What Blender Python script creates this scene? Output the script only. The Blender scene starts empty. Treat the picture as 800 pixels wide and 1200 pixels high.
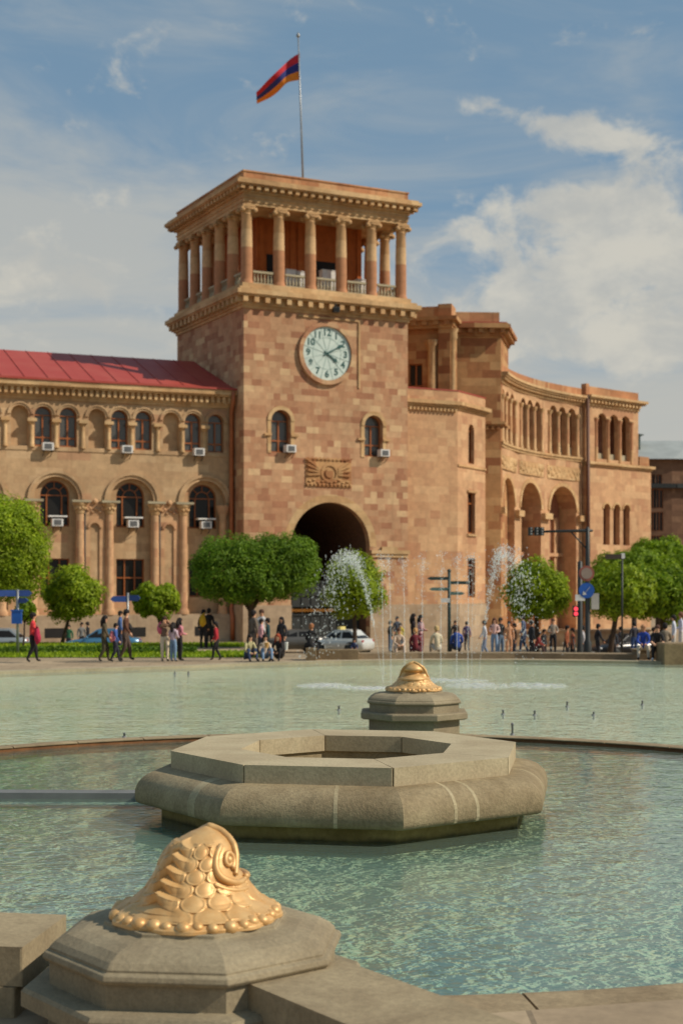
import bpy, bmesh, math, random
from mathutils import Vector, Matrix, noise
from mathutils.geometry import tessellate_polygon
R = math.radians
PI = math.pi
random.seed(11)
scene = bpy.context.scene
col = scene.collection

# ------------------------------------------------------------------ camera
EYE = 2.74
cd = bpy.data.cameras.new("camera")
cam = bpy.data.objects.new("camera", cd)
col.objects.link(cam)
cam.location = (0, 0, EYE)
cam.rotation_euler = (R(90), 0, 0)
cd.sensor_fit = 'VERTICAL'
cd.sensor_height = 36.0
cd.sensor_width = 24.0
cd.lens = 51.0
cd.shift_y = 85.0 / 1200.0
cd.clip_start = 0.1
cd.clip_end = 6000
cd.dof.use_dof = True
cd.dof.focus_distance = 15.0
cd.dof.aperture_fstop = 2.0
scene.camera = cam

# ------------------------------------------------------------------ light and sky
SUN_EL = 41.0
SUN_AZ = (0.974, -0.225)            # horizontal direction towards the sun
world = bpy.data.worlds.new("World")
scene.world = world
world.use_nodes = True


def sky():
    nt = world.node_tree
    N, L = nt.nodes, nt.links
    N.clear()

    def nd(t, **k):
        n = N.new(t)
        for a, b in k.items():
            setattr(n, a, b)
        return n

    def mth(op, a, b=None, c=None):
        n = nd('ShaderNodeMath', operation=op)
        for i, x in enumerate((a, b, c)):
            if x is None:
                continue
            if isinstance(x, (int, float)):
                n.inputs[i].default_value = x
            else:
                L.new(x, n.inputs[i])
        return n.outputs[0]

    def mixc(f, a, b):
        n = nd('ShaderNodeMix', data_type='RGBA')
        for i, x in ((0, f), (6, a), (7, b)):
            if isinstance(x, (int, float)):
                n.inputs[i].default_value = x
            elif isinstance(x, tuple):
                n.inputs[i].default_value = (*x, 1)
            else:
                L.new(x, n.inputs[i])
        return n.outputs[2]

    def ramp(f, lo, hi):
        n = nd('ShaderNodeMapRange', interpolation_type='SMOOTHSTEP')
        L.new(f, n.inputs[0])
        n.inputs[1].default_value = lo
        n.inputs[2].default_value = hi
        return n.outputs[0]

    st = nd('ShaderNodeTexSky', sky_type='NISHITA', sun_disc=False)
    st.sun_elevation = R(SUN_EL)
    st.sun_rotation = math.atan2(SUN_AZ[0], SUN_AZ[1])
    st.altitude = 1000
    st.air_density = 1.0
    st.dust_density = 1.0
    st.ozone_density = 1.0
    tc = nd('ShaderNodeTexCoord')
    sp = nd('ShaderNodeSeparateXYZ')
    L.new(tc.outputs['Generated'], sp.inputs[0])
    az = mth('MULTIPLY', mth('ARCTAN2', sp.outputs[0], sp.outputs[1]), 57.2958)      # degrees from +Y
    el = mth('MULTIPLY', mth('ARCSINE', sp.outputs[2]), 57.2958)

    def fbm(sx, sy, scale, rough, seed, dist=0.0):
        cb = nd('ShaderNodeCombineXYZ')
        L.new(mth('MULTIPLY', az, sx), cb.inputs[0])
        L.new(mth('MULTIPLY', el, sy), cb.inputs[1])
        cb.inputs[2].default_value = seed
        n = nd('ShaderNodeTexNoise')
        n.inputs['Scale'].default_value = scale
        n.inputs['Detail'].default_value = 9
        n.inputs['Roughness'].default_value = rough
        n.inputs['Distortion'].default_value = dist
        L.new(cb.outputs[0], n.inputs['Vector'])
        return n.outputs[0]

    def blob(a0, e0, ra, re, tilt=0.0):
        da = mth('SUBTRACT', az, a0)
        de = mth('ADD', mth('SUBTRACT', el, e0), mth('MULTIPLY', da, tilt))
        q = mth('ADD', mth('POWER', mth('DIVIDE', mth('ABSOLUTE', da), ra), 2.0), mth('POWER', mth('DIVIDE', mth('ABSOLUTE', de), re), 2.0))
        return mth('POWER', 2.718, mth('MULTIPLY', q, -1.0))

    def add(*xs):
        r = xs[0]
        for x in xs[1:]:
            r = mth('ADD', r, x)
        return r
    # thin high veil: general, thickening towards the horizon and to the lower left
    veil_n = fbm(0.045, 0.16, 1.6, 0.6, 3.1, 0.9)
    low = mth('SUBTRACT', 1.0, ramp(el, 4.0, 19.0))
    veil = ramp(add(veil_n, mth('MULTIPLY', low, 0.42), mth('MULTIPLY', blob(-12, 13.5, 8.0, 4.5), 0.30),
                    mth('MULTIPLY', blob(3, 20, 5, 2.5, 0.2), -0.10)), 0.40, 0.95)
    # heaped clouds on the right
    cn = fbm(0.16, 0.24, 2.1, 0.62, 8.7, 0.3)
    shape = add(mth('MULTIPLY', blob(10.8, 13.2, 4.4, 2.3, 0.15), 0.42), mth('MULTIPLY', blob(9.8, 16.9, 3.8, 0.8, 0.26), 0.36),
                mth('MULTIPLY', blob(11.5, 9.0, 2.6, 0.8), 0.42), mth('MULTIPLY', blob(9.0, 10.6, 6.0, 1.6), 0.26),
                mth('MULTIPLY', blob(4.9, 12.0, 2.6, 1.6), 0.16), mth('MULTIPLY', blob(5.6, 18.2, 1.0, 0.5), 0.22),
                mth('MULTIPLY', blob(-12, 11.5, 5.0, 2.2), 0.22))
    heap = ramp(add(cn, shape), 0.58, 0.80)
    # shading inside the heaps: a second look at the same noise, lighter on top
    shade = fbm(0.22, 0.34, 1.5, 0.6, 2.2, 0.2)
    cl_col = mixc(ramp(shade, 0.35, 0.65), (3.9, 3.9, 3.65), (5.1, 4.85, 4.2))
    veil_col = mixc(ramp(el, 5.0, 20.0), (4.15, 4.05, 3.65), (3.6, 3.75, 3.65))
    blue = mixc(0.75, st.outputs[0], (1.4, 2.3, 3.1))
    c = mixc(mth('MULTIPLY', veil, 0.88), blue, veil_col)
    c = mixc(mth('MULTIPLY', heap, 0.85), c, cl_col)
    bg = nd('ShaderNodeBackground')
    L.new(c, bg.inputs[0])
    bg.inputs[1].default_value = 0.125
    out = nd('ShaderNodeOutputWorld')
    L.new(bg.outputs[0], out.inputs[0])


sky()
sd = bpy.data.lights.new("sun", 'SUN')
sd.energy = 4.0
sd.angle = R(0.5)
sd.color = (1.0, 0.90, 0.75)
sun = bpy.data.objects.new("sun", sd)
col.objects.link(sun)
_d = Vector((SUN_AZ[0] * math.cos(R(SUN_EL)), SUN_AZ[1] * math.cos(R(SUN_EL)), math.sin(R(SUN_EL))))
sun.rotation_euler = _d.to_track_quat('Z', 'Y').to_euler()
sun.location = (60, -20, 60)
scene.view_settings.view_transform = 'Standard'
scene.view_settings.look = 'None'
scene.view_settings.exposure = 0.0
scene.view_settings.gamma = 1.0
scene.view_settings.use_curve_mapping = False
scene.render.engine = 'CYCLES'
scene.cycles.use_denoising = True
scene.cycles.max_bounces = 8
scene.cycles.transparent_max_bounces = 16
scene.cycles.caustics_reflective = False
scene.cycles.caustics_refractive = False
scene.cycles.sample_clamp_indirect = 6.0


# ------------------------------------------------------------------ materials
def srgb(r, g, b):
    f = lambda c: (c / 255 / 12.92) if c / 255 <= 0.04045 else ((c / 255 + 0.055) / 1.055) ** 2.4
    return (f(r), f(g), f(b))


class Mat:
    def __init__(s, name):
        s.m = bpy.data.materials.new(name)
        s.m.use_nodes = True
        s.nt = s.m.node_tree
        s.N, s.L = s.nt.nodes, s.nt.links
        s.bsdf = s.N['Principled BSDF']
        s.out = s.N['Material Output']

    def nd(s, t, **k):
        n = s.N.new(t)
        for a, b in k.items():
            setattr(n, a, b)
        return n

    def put(s, sock, x):
        if isinstance(x, (int, float)):
            sock.default_value = x
        elif isinstance(x, tuple):
            sock.default_value = (*x, 1) if len(x) == 3 and sock.type == 'RGBA' else x
        else:
            s.L.new(x, sock)

    def math(s, op, a, b=None, c=None):
        n = s.nd('ShaderNodeMath', operation=op)
        for i, x in enumerate((a, b, c)):
            if x is not None:
                s.put(n.inputs[i], x)
        return n.outputs[0]

    def mix(s, f, a, b, blend='MIX'):
        n = s.nd('ShaderNodeMix', data_type='RGBA', blend_type=blend)
        s.put(n.inputs[0], f)
        s.put(n.inputs[6], a)
        s.put(n.inputs[7], b)
        return n.outputs[2]

    def smooth(s, x, lo, hi, a=0.0, b=1.0):
        n = s.nd('ShaderNodeMapRange', interpolation_type='SMOOTHSTEP')
        s.put(n.inputs[0], x)
        for i, q in enumerate((lo, hi, a, b)):
            n.inputs[i + 1].default_value = q
        return n.outputs[0]

    def coord(s, kind='Object'):
        return s.nd('ShaderNodeTexCoord').outputs[kind]

    def noise(s, vec, scale, detail=6, rough=0.55, dist=0.0):
        n = s.nd('ShaderNodeTexNoise')
        s.L.new(vec, n.inputs['Vector'])
        n.inputs['Scale'].default_value = scale
        n.inputs['Detail'].default_value = detail
        n.inputs['Roughness'].default_value = rough
        n.inputs['Distortion'].default_value = dist
        return n.outputs[0]

    def ramp(s, f, stops, interp='LINEAR'):
        n = s.nd('ShaderNodeValToRGB')
        cr = n.color_ramp
        cr.interpolation = interp
        while len(cr.elements) < len(stops):
            cr.elements.new(0.5)
        for e, (p, c) in zip(cr.elements, stops):
            e.position = p
            e.color = (*c, 1)
        s.L.new(f, n.inputs[0])
        return n.outputs[0]

    def bump(s, h, strength=0.3, dist=0.02):
        n = s.nd('ShaderNodeBump')
        n.inputs['Strength'].default_value = strength
        n.inputs['Distance'].default_value = dist
        s.L.new(h, n.inputs['Height'])
        s.L.new(n.outputs[0], s.bsdf.inputs['Normal'])

    def base(s, c, rough=0.8, metal=0.0, spec=None):
        s.put(s.bsdf.inputs['Base Color'], c)
        s.put(s.bsdf.inputs['Roughness'], rough)
        s.bsdf.inputs['Metallic'].default_value = metal
        if spec is not None:
            s.bsdf.inputs['Specular IOR Level'].default_value = spec
        return s.m


def plain(name, c, rough=0.7, metal=0.0, var=0.12, scale=3.0, spec=None):
    m = Mat(name)
    n = m.noise(m.coord(), scale, 5, 0.6)
    k = m.smooth(n, 0.3, 0.7, 1 - var, 1 + var)
    cc = m.mix(1.0, c, k, 'MULTIPLY')
    # multiply by a grey value
    return m.base(cc, rough, metal, spec)


def blocks(name, palette, bw, bh, seed=0.0, joint=0.78, grime=0.25, rough=0.88):
    """ashlar in courses of uneven block lengths, each block its own tint; UV in metres"""
    m = Mat(name)
    uv = m.nd('ShaderNodeUVMap').outputs[0]
    sp = m.nd('ShaderNodeSeparateXYZ')
    m.L.new(uv, sp.inputs[0])
    u, v = sp.outputs[0], sp.outputs[1]
    rowf = m.math('DIVIDE', v, bh)
    row = m.math('FLOOR', rowf)
    w1 = m.nd('ShaderNodeTexWhiteNoise', noise_dimensions='1D')
    m.L.new(m.math('ADD', row, seed + 0.5), w1.inputs['W'])
    sep = m.nd('ShaderNodeSeparateColor')
    m.L.new(w1.outputs['Color'], sep.inputs[0])
    width = m.math('MULTIPLY_ADD', sep.outputs[0], bw * 0.8, bw * 0.65)
    cf = m.math('ADD', m.math('DIVIDE', u, width), m.math('MULTIPLY', sep.outputs[1], 17.0))
    cell = m.math('FLOOR', cf)
    # some neighbours share one long stone
    cb = m.nd('ShaderNodeCombineXYZ')
    m.L.new(cell, cb.inputs[0])
    m.L.new(row, cb.inputs[1])
    cb.inputs[2].default_value = seed + 0.3
    w2 = m.nd('ShaderNodeTexWhiteNoise', noise_dimensions='3D')
    m.L.new(cb.outputs[0], w2.inputs['Vector'])
    n = len(palette)
    c = m.ramp(w2.outputs['Value'], [(sum(p[1] for p in palette[:i]), p[0]) for i, p in enumerate(palette)], 'CONSTANT')
    fine = m.noise(m.coord(), 2.2, 8, 0.65)
    c = m.mix(1.0, c, m.smooth(fine, 0.25, 0.75, 0.86, 1.14), 'MULTIPLY')
    big = m.noise(m.coord(), 0.22, 4, 0.6)
    c = m.mix(1.0, c, m.smooth(big, 0.3, 0.7, 1 - grime * 0.6, 1.06), 'MULTIPLY')
    mp = m.nd('ShaderNodeMapping')
    mp.inputs['Scale'].default_value = (1.6, 1.6, 0.11)
    m.L.new(m.coord(), mp.inputs[0])
    stk = m.noise(mp.outputs[0], 1.0, 7, 0.65)
    c = m.mix(m.smooth(stk, 0.54, 0.74, 0.0, grime), c, srgb(112, 84, 60))
    fu = m.math('FRACT', cf)
    fv = m.math('FRACT', rowf)
    eu = m.math('MULTIPLY', m.math('MINIMUM', fu, m.math('SUBTRACT', 1.0, fu)), width)
    ev = m.math('MULTIPLY', m.math('MINIMUM', fv, m.math('SUBTRACT', 1.0, fv)), bh)
    e = m.smooth(m.math('MINIMUM', eu, ev), 0.0, 0.03, joint, 1.0)
    c = m.mix(1.0, c, e, 'MULTIPLY')
    m.bump(m.math('ADD', m.math('MULTIPLY', e, 2.0), m.math('MULTIPLY', fine, 0.6)), 0.35, 0.02)
    return m.base(c, rough, 0, 0.25)


def stone(name, c1, c2, scale=1.2, fine=30.0, stain=0.35, rough=0.85, bstr=0.4, bdist=0.01, moss=None):
    m = Mat(name)
    co = m.coord()
    a = m.noise(co, scale, 8, 0.62, 0.3)
    f = m.noise(co, fine, 6, 0.7)
    s2 = m.noise(co, scale * 2.7, 8, 0.7, 0.8)
    c = m.mix(m.smooth(a, 0.3, 0.7), c1, c2)
    c = m.mix(1.0, c, m.smooth(f, 0.2, 0.8, 0.78, 1.2), 'MULTIPLY')
    c = m.mix(m.smooth(s2, 0.56, 0.72, 0.0, stain), c, tuple(x * 0.4 for x in c1))
    if moss:
        z0, z1, mc = moss
        sp = m.nd('ShaderNodeSeparateXYZ')
        m.L.new(co, sp.inputs[0])
        zz = m.math('MULTIPLY_ADD', a, 0.22, sp.outputs[2])
        c = m.mix(m.smooth(zz, z0 + 0.11, z1 + 0.11, 0.85, 0.0), c, mc)
    m.bump(m.math('ADD', f, m.math('MULTIPLY', a, 1.5)), bstr, bdist)
    return m.base(c, rough, 0, 0.25)


def leaf(name, c1, c2, trans=0.42):
    m = Mat(name)
    g = m.nd('ShaderNodeNewGeometry')
    r = g.outputs['Random Per Island']
    c = m.ramp(r, [(0.0, tuple(x * 0.7 for x in c1)), (0.5, c1), (1.0, c2)])
    big = m.noise(m.coord(), 0.9, 3)
    c = m.mix(1.0, c, m.smooth(big, 0.3, 0.7, 0.75, 1.2), 'MULTIPLY')
    m.base(c, 0.55, 0, 0.3)
    t = m.nd('ShaderNodeBsdfTranslucent')
    m.L.new(c, t.inputs[0])
    mx = m.nd('ShaderNodeMixShader')
    mx.inputs[0].default_value = trans
    m.L.new(m.bsdf.outputs[0], mx.inputs[1])
    m.L.new(t.outputs[0], mx.inputs[2])
    m.L.new(mx.outputs[0], m.out.inputs[0])
    return m.m


def water_mat(name, tint, scale, strength, swell, rough=0.03, milk=0.25, milk_c=(0.45, 0.56, 0.44), ior=1.33):
    m = Mat(name)
    m.N.remove(m.bsdf)
    co = m.coord()
    mp = m.nd('ShaderNodeMapping')
    mp.inputs['Scale'].default_value = (1.0, 1.35, 1.0)
    m.L.new(co, mp.inputs[0])
    n1 = m.noise(mp.outputs[0], scale, 3, 0.55, 0.6)
    n2 = m.noise(mp.outputs[0], scale * 3.3, 2, 0.5, 0.3)
    n3 = m.noise(co, scale * 0.23, 2, 0.5)
    h = m.math('ADD', m.math('ADD', n1, m.math('MULTIPLY', n2, 0.28)), m.math('MULTIPLY', n3, swell))
    b = m.nd('ShaderNodeBump')
    b.inputs['Strength'].default_value = 1.0
    b.inputs['Distance'].default_value = strength
    m.L.new(h, b.inputs['Height'])
    fr = m.nd('ShaderNodeFresnel')
    fr.inputs['IOR'].default_value = ior
    m.L.new(b.outputs[0], fr.inputs['Normal'])
    gl = m.nd('ShaderNodeBsdfGlossy')
    gl.inputs['Roughness'].default_value = rough
    gl.inputs[0].default_value = (1, 1, 1, 1)
    m.L.new(b.outputs[0], gl.inputs['Normal'])
    tr = m.nd('ShaderNodeBsdfTransparent')
    tr.inputs[0].default_value = (*tint, 1)
    df = m.nd('ShaderNodeBsdfDiffuse')
    df.inputs[0].default_value = (*milk_c, 1)
    body = m.nd('ShaderNodeMixShader')
    body.inputs[0].default_value = milk
    m.L.new(tr.outputs[0], body.inputs[1])
    m.L.new(df.outputs[0], body.inputs[2])
    mx = m.nd('ShaderNodeMixShader')
    m.L.new(fr.outputs[0], mx.inputs[0])
    m.L.new(body.outputs[0], mx.inputs[1])
    m.L.new(gl.outputs[0], mx.inputs[2])
    m.L.new(mx.outputs[0], m.out.inputs[0])
    return m.m


def pool_floor_mat(name, tone, amount):
    """small broken mosaic of sea-green, sand and ochre chips under the water, with a painted net of light ripples"""
    m = Mat(name)
    co = m.coord()
    warp = m.nd('ShaderNodeTexNoise')
    warp.inputs['Scale'].default_value = 2.6
    warp.inputs['Detail'].default_value = 3
    m.L.new(co, warp.inputs['Vector'])
    va = m.nd('ShaderNodeVectorMath', operation='MULTIPLY_ADD')
    m.L.new(warp.outputs['Color'], va.inputs[0])
    va.inputs[1].default_value = (0.32, 0.32, 0)
    m.L.new(co, va.inputs[2])
    vo = m.nd('ShaderNodeTexVoronoi')
    vo.inputs['Scale'].default_value = 20.0
    m.L.new(va.outputs[0], vo.inputs['Vector'])
    sp = m.nd('ShaderNodeSeparateColor')
    m.L.new(vo.outputs['Color'], sp.inputs[0])
    c = m.ramp(sp.outputs[0], [(0.0, srgb(140, 204, 184)), (0.25, srgb(176, 222, 198)), (0.5, srgb(204, 232, 206)),
                               (0.70, srgb(232, 238, 204)), (0.90, srgb(240, 220, 140)), (0.96, srgb(150, 206, 220))], 'CONSTANT')
    big = m.noise(co, 0.5, 5, 0.6)
    c = m.mix(m.smooth(big, 0.3, 0.7, amount * 0.5, amount), c, tone)
    big2 = m.noise(co, 0.33, 4, 0.6, 0.5)
    c = m.mix(m.smooth(big2, 0.52, 0.72, 0.0, 0.45), c, srgb(226, 216, 160))
    vd = m.nd('ShaderNodeTexVoronoi', feature='DISTANCE_TO_EDGE')
    vd.inputs['Scale'].default_value = 3.6
    m.L.new(va.outputs[0], vd.inputs['Vector'])
    c = m.mix(m.smooth(vd.outputs[0], 0.0, 0.09, 0.38, 0.0), c, srgb(246, 248, 220))  # pale net: sunlight ripples painted into the floor colour
    return m.base(c, 0.7)


def pave_mat(name, c1, c2, sx, sy, gap=0.02):
    m = Mat(name)
    co = m.coord()
    br = m.nd('ShaderNodeTexBrick')
    m.L.new(co, br.inputs['Vector'])
    br.inputs['Color1'].default_value = (*c1, 1)
    br.inputs['Color2'].default_value = (*c2, 1)
    br.inputs['Mortar'].default_value = (*[x * 0.55 for x in c1], 1)
    br.inputs['Scale'].default_value = 1.0
    br.inputs['Mortar Size'].default_value = gap
    br.inputs['Brick Width'].default_value = sx
    br.inputs['Row Height'].default_value = sy
    n = m.noise(co, 0.35, 8, 0.65)
    f = m.noise(co, 9.0, 6, 0.7)
    c = m.mix(1.0, br.outputs[0], m.smooth(n, 0.3, 0.7, 0.78, 1.15), 'MULTIPLY')
    c = m.mix(1.0, c, m.smooth(f, 0.25, 0.75, 0.88, 1.12), 'MULTIPLY')
    return m.base(c, 0.85, 0, 0.3)


def glass_mat(name, c=(0.02, 0.022, 0.025), rough=0.12, spec=0.5):
    m = Mat(name)
    n = m.noise(m.coord(), 1.3, 2)
    m.bump(n, 0.25, 0.02)
    return m.base(c, rough, 0, spec)


M = {}
TUFF = [(srgb(187, 146, 111), 0.30), (srgb(178, 133, 100), 0.22), (srgb(195, 157, 120), 0.20), (srgb(165, 117, 88), 0.13),
        (srgb(207, 173, 132), 0.07), (srgb(183, 137, 103), 0.08)]
BEIGE = [(srgb(190, 158, 120), 0.38), (srgb(185, 152, 115), 0.34), (srgb(196, 165, 127), 0.20), (srgb(184, 144, 110), 0.08)]
PINK = [(srgb(197, 155, 116), 0.36), (srgb(190, 147, 110), 0.30), (srgb(203, 163, 123), 0.24), (srgb(182, 136, 102), 0.10)]
DARKT = [(srgb(178, 134, 90), 0.34), (srgb(168, 118, 78), 0.3), (srgb(190, 148, 102), 0.22), (srgb(152, 100, 66), 0.14)]
M['tuff'] = blocks('patchwork_tuff', TUFF, 0.72, 0.44, 1.0, 0.95)
M['trim'] = blocks('tuff_trim', [(srgb(202, 166, 120), 0.4), (srgb(194, 155, 110), 0.35), (srgb(210, 176, 130), 0.25)], 1.6, 0.5, 5.0, 0.9, 0.4)
M['beige'] = blocks('beige_tuff', BEIGE, 1.3, 0.55, 9.0, 0.93, 0.3)
M['pink'] = blocks('pink_tuff', PINK, 1.1, 0.6, 13.0, 0.93, 0.25)
M['dark_tuff'] = blocks('brown_tuff', DARKT, 1.1, 0.62, 21.0, 0.93)
M['parapet'] = blocks('rusty_parapet', [(srgb(198, 146, 104), 0.4), (srgb(188, 132, 92), 0.35), (srgb(208, 163, 118), 0.25)], 1.2, 0.9, 4.0, 0.85, 0.5)
M['drums'] = blocks('column_drums', [(srgb(206, 170, 126), 0.45), (srgb(196, 156, 112), 0.3), (srgb(182, 130, 94), 0.25)], 40.0, 1.25, 3.0, 0.85, 0.2)
M['ochre'] = blocks('ochre_plaster', [(srgb(186, 104, 52), 0.5), (srgb(178, 96, 46), 0.5)], 6.0, 4.0, 2.0, 0.97)
M['plinth'] = blocks('grey_plinth_stone', [(srgb(172, 150, 124), 0.5), (srgb(164, 142, 116), 0.3), (srgb(180, 158, 130), 0.2)], 1.4, 0.8, 6.0, 0.9)
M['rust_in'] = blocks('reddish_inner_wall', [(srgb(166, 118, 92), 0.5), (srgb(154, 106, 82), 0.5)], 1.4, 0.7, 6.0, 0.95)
M['brownblock'] = blocks('brown_facade', [(srgb(118, 88, 68), 0.5), (srgb(108, 80, 62), 0.3), (srgb(128, 98, 76), 0.2)], 1.4, 0.7, 16.0, 0.95)
M['glass_grey'] = glass_mat('painted_sky_glass', (0.085, 0.083, 0.074), 0.2, 0.6)  # grey base paints the sky's reflection into these panes
M['bar'] = plain('weathered_steel', (0.20, 0.20, 0.19), 0.6, 0.3)
M['wood'] = plain('orange_window_wood', srgb(150, 84, 34), 0.5)
M['glass'] = glass_mat('window_glass', (0.018, 0.017, 0.016), 0.15, 0.22)
M['dark'] = plain('dark_interior', (0.012, 0.010, 0.009), 0.9)
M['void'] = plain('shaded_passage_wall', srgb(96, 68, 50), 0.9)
M['white'] = plain('white_paint', (0.72, 0.70, 0.66), 0.5)
M['grille'] = plain('grey_grille', (0.16, 0.16, 0.16), 0.5)
M['steel'] = plain('dull_steel', (0.30, 0.31, 0.31), 0.45, 0.6)
M['darkmetal'] = plain('dark_metal', (0.035, 0.038, 0.036), 0.5, 0.3)
M['tealmetal'] = plain('dark_green_metal', (0.03, 0.055, 0.05), 0.5, 0.2)
M['copper'] = plain('orange_downpipe', srgb(160, 92, 52), 0.5)
M['greyroof'] = plain('grey_sheet_roof', srgb(160, 164, 160), 0.6, 0.1, 0.1, 0.4)
M['gold_trim'] = plain('gold_trim', srgb(190, 130, 60), 0.4, 0.6)


def roof_mat():
    m = Mat('red_sheet_roof')
    co = m.coord()
    sp = m.nd('ShaderNodeSeparateXYZ')
    m.L.new(co, sp.inputs[0])
    f = m.math('FRACT', m.math('DIVIDE', sp.outputs[0], 1.55))
    seam = m.smooth(m.math('MINIMUM', f, m.math('SUBTRACT', 1.0, f)), 0.0, 0.02, 0.85, 1.0)
    n = m.noise(co, 0.5, 6)
    c = m.mix(1.0, srgb(164, 64, 52), seam, 'MULTIPLY')
    c = m.mix(m.smooth(n, 0.35, 0.7, 0.0, 0.4), c, srgb(176, 88, 72))
    return m.base(c, 0.55, 0, 0.4)


M['redroof'] = roof_mat()


def dial_mat():
    m = Mat('clock_dial_enamel')
    return m.base(m.mix(m.smooth(m.noise(m.coord(), 1.2), 0.3, 0.7), srgb(206, 218, 208), srgb(188, 204, 196)), 0.4)


M['dial'] = dial_mat()
M['numeral'] = plain('dark_green_numerals', srgb(40, 84, 80), 0.5)
M['basin'] = stone('basalt_basin_stone', srgb(164, 148, 116), srgb(130, 114, 86), 1.3, 24, 0.55, bstr=0.6, bdist=0.02)
M['slab'] = stone('sandy_slab_stone', srgb(186, 172, 140), srgb(168, 152, 122), 1.1, 30, 0.2)
M['joint_stone'] = stone('pale_patched_stone', srgb(180, 166, 134), srgb(160, 146, 114), 1.6, 30, 0.2)
M['mossy'] = stone('algae_stained_plinth', srgb(168, 150, 96), srgb(132, 114, 66), 1.5, 14, 0.7, moss=(-0.14, -0.05, srgb(44, 40, 22)))
M['pedestal'] = stone('grey_pedestal_stone', srgb(158, 145, 118), srgb(134, 121, 97), 1.3, 34, 0.25)
M['coping'] = stone('worn_coping_stone', srgb(162, 146, 116), srgb(136, 120, 94), 1.6, 30, 0.4)
M['kerb'] = stone('pale_kerb_stone', srgb(178, 168, 140), srgb(158, 146, 120), 0.8, 18, 0.25)
M['rim_coping'] = stone('weathered_rim_coping', srgb(160, 142, 112), srgb(132, 114, 88), 1.2, 18, 0.4)
M['rim_wall'] = stone('rusty_rim_wall', srgb(124, 84, 50), srgb(92, 62, 38), 1.5, 18, 0.4)
M['stepstone'] = stone('step_stone', srgb(150, 132, 104), srgb(128, 110, 86), 0.6, 10, 0.3)
M['block'] = stone('rough_bench_block', srgb(150, 130, 98), srgb(122, 104, 78), 1.2, 10, 0.3)
M['plaza'] = pave_mat('plaza_paving', srgb(172, 152, 124), srgb(158, 138, 112), 1.2, 0.8)
M['asphalt'] = plain('road_surface', (0.10, 0.093, 0.082), 0.9, 0, 0.2, 0.6)
M['lawn'] = plain('lawn_green', srgb(110, 132, 44), 0.9, 0, 0.35, 1.5)
M['soil'] = plain('bank_stone', srgb(130, 112, 88), 0.9)
M['floor'] = pool_floor_mat('pool_mosaic', srgb(204, 228, 198), 0.80)
M['floor_out'] = pool_floor_mat('pale_pool_mosaic', srgb(240, 240, 214), 0.93)
M['water_in'] = water_mat('inner_pool_water', (0.925, 0.985, 0.915), 3.0, 0.011, 1.8, 0.03, 0.17, (0.42, 0.58, 0.46))
M['water_out'] = water_mat('outer_pool_water', (0.97, 0.985, 0.95), 2.6, 0.07, 1.0, 0.05, 0.34, (0.50, 0.61, 0.46), 1.18)
M['bark'] = plain('bark', srgb(74, 58, 44), 0.9, 0, 0.3, 8)
M['leaf_bright'] = leaf('bright_leaves', srgb(140, 164, 30), srgb(176, 192, 46))
M['leaf_mid'] = leaf('mid_green_leaves', srgb(122, 152, 30), srgb(158, 180, 44))
M['leaf_deep'] = leaf('deep_green_leaves', srgb(104, 138, 34), srgb(140, 168, 48))
M['hedge'] = leaf('hedge_leaves', srgb(96, 132, 34), srgb(134, 160, 44))


def gold_mat():
    m = Mat('gold_paint')
    n = m.noise(m.coord(), 9.0, 6, 0.6)
    c = m.mix(m.smooth(n, 0.3, 0.7), srgb(206, 158, 98), srgb(220, 180, 122))
    m.bump(m.noise(m.coord(), 60, 3), 0.12, 0.004)
    m.base(c, 0.46, 0.28, 0.5)
    return m.m


M['gold'] = gold_mat()


def spray_mat(name, a):
    m = Mat(name)
    m.N.remove(m.bsdf)
    d = m.nd('ShaderNodeBsdfPrincipled')
    d.inputs['Base Color'].default_value = (0.9, 0.92, 0.92, 1)
    d.inputs['Roughness'].default_value = 0.15
    t = m.nd('ShaderNodeBsdfTransparent')
    mx = m.nd('ShaderNodeMixShader')
    mx.inputs[0].default_value = a
    m.L.new(t.outputs[0], mx.inputs[1])
    m.L.new(d.outputs[0], mx.inputs[2])
    m.L.new(mx.outputs[0], m.out.inputs[0])
    return m.m


M['spray'] = spray_mat('water_spray', 0.2)
M['foam'] = spray_mat('water_foam', 0.24)
_cc = {}


def cloth(c):
    if c not in _cc:
        _cc[c] = plain('fabric', srgb(*c), 0.85, 0, 0.2, 12)
    return _cc[c]


def paint(c):
    k = ('p', c)
    if k not in _cc:
        _cc[k] = plain('car_paint', srgb(*c), 0.28, 0.15, 0.04, 2.0)
    return _cc[k]


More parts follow.
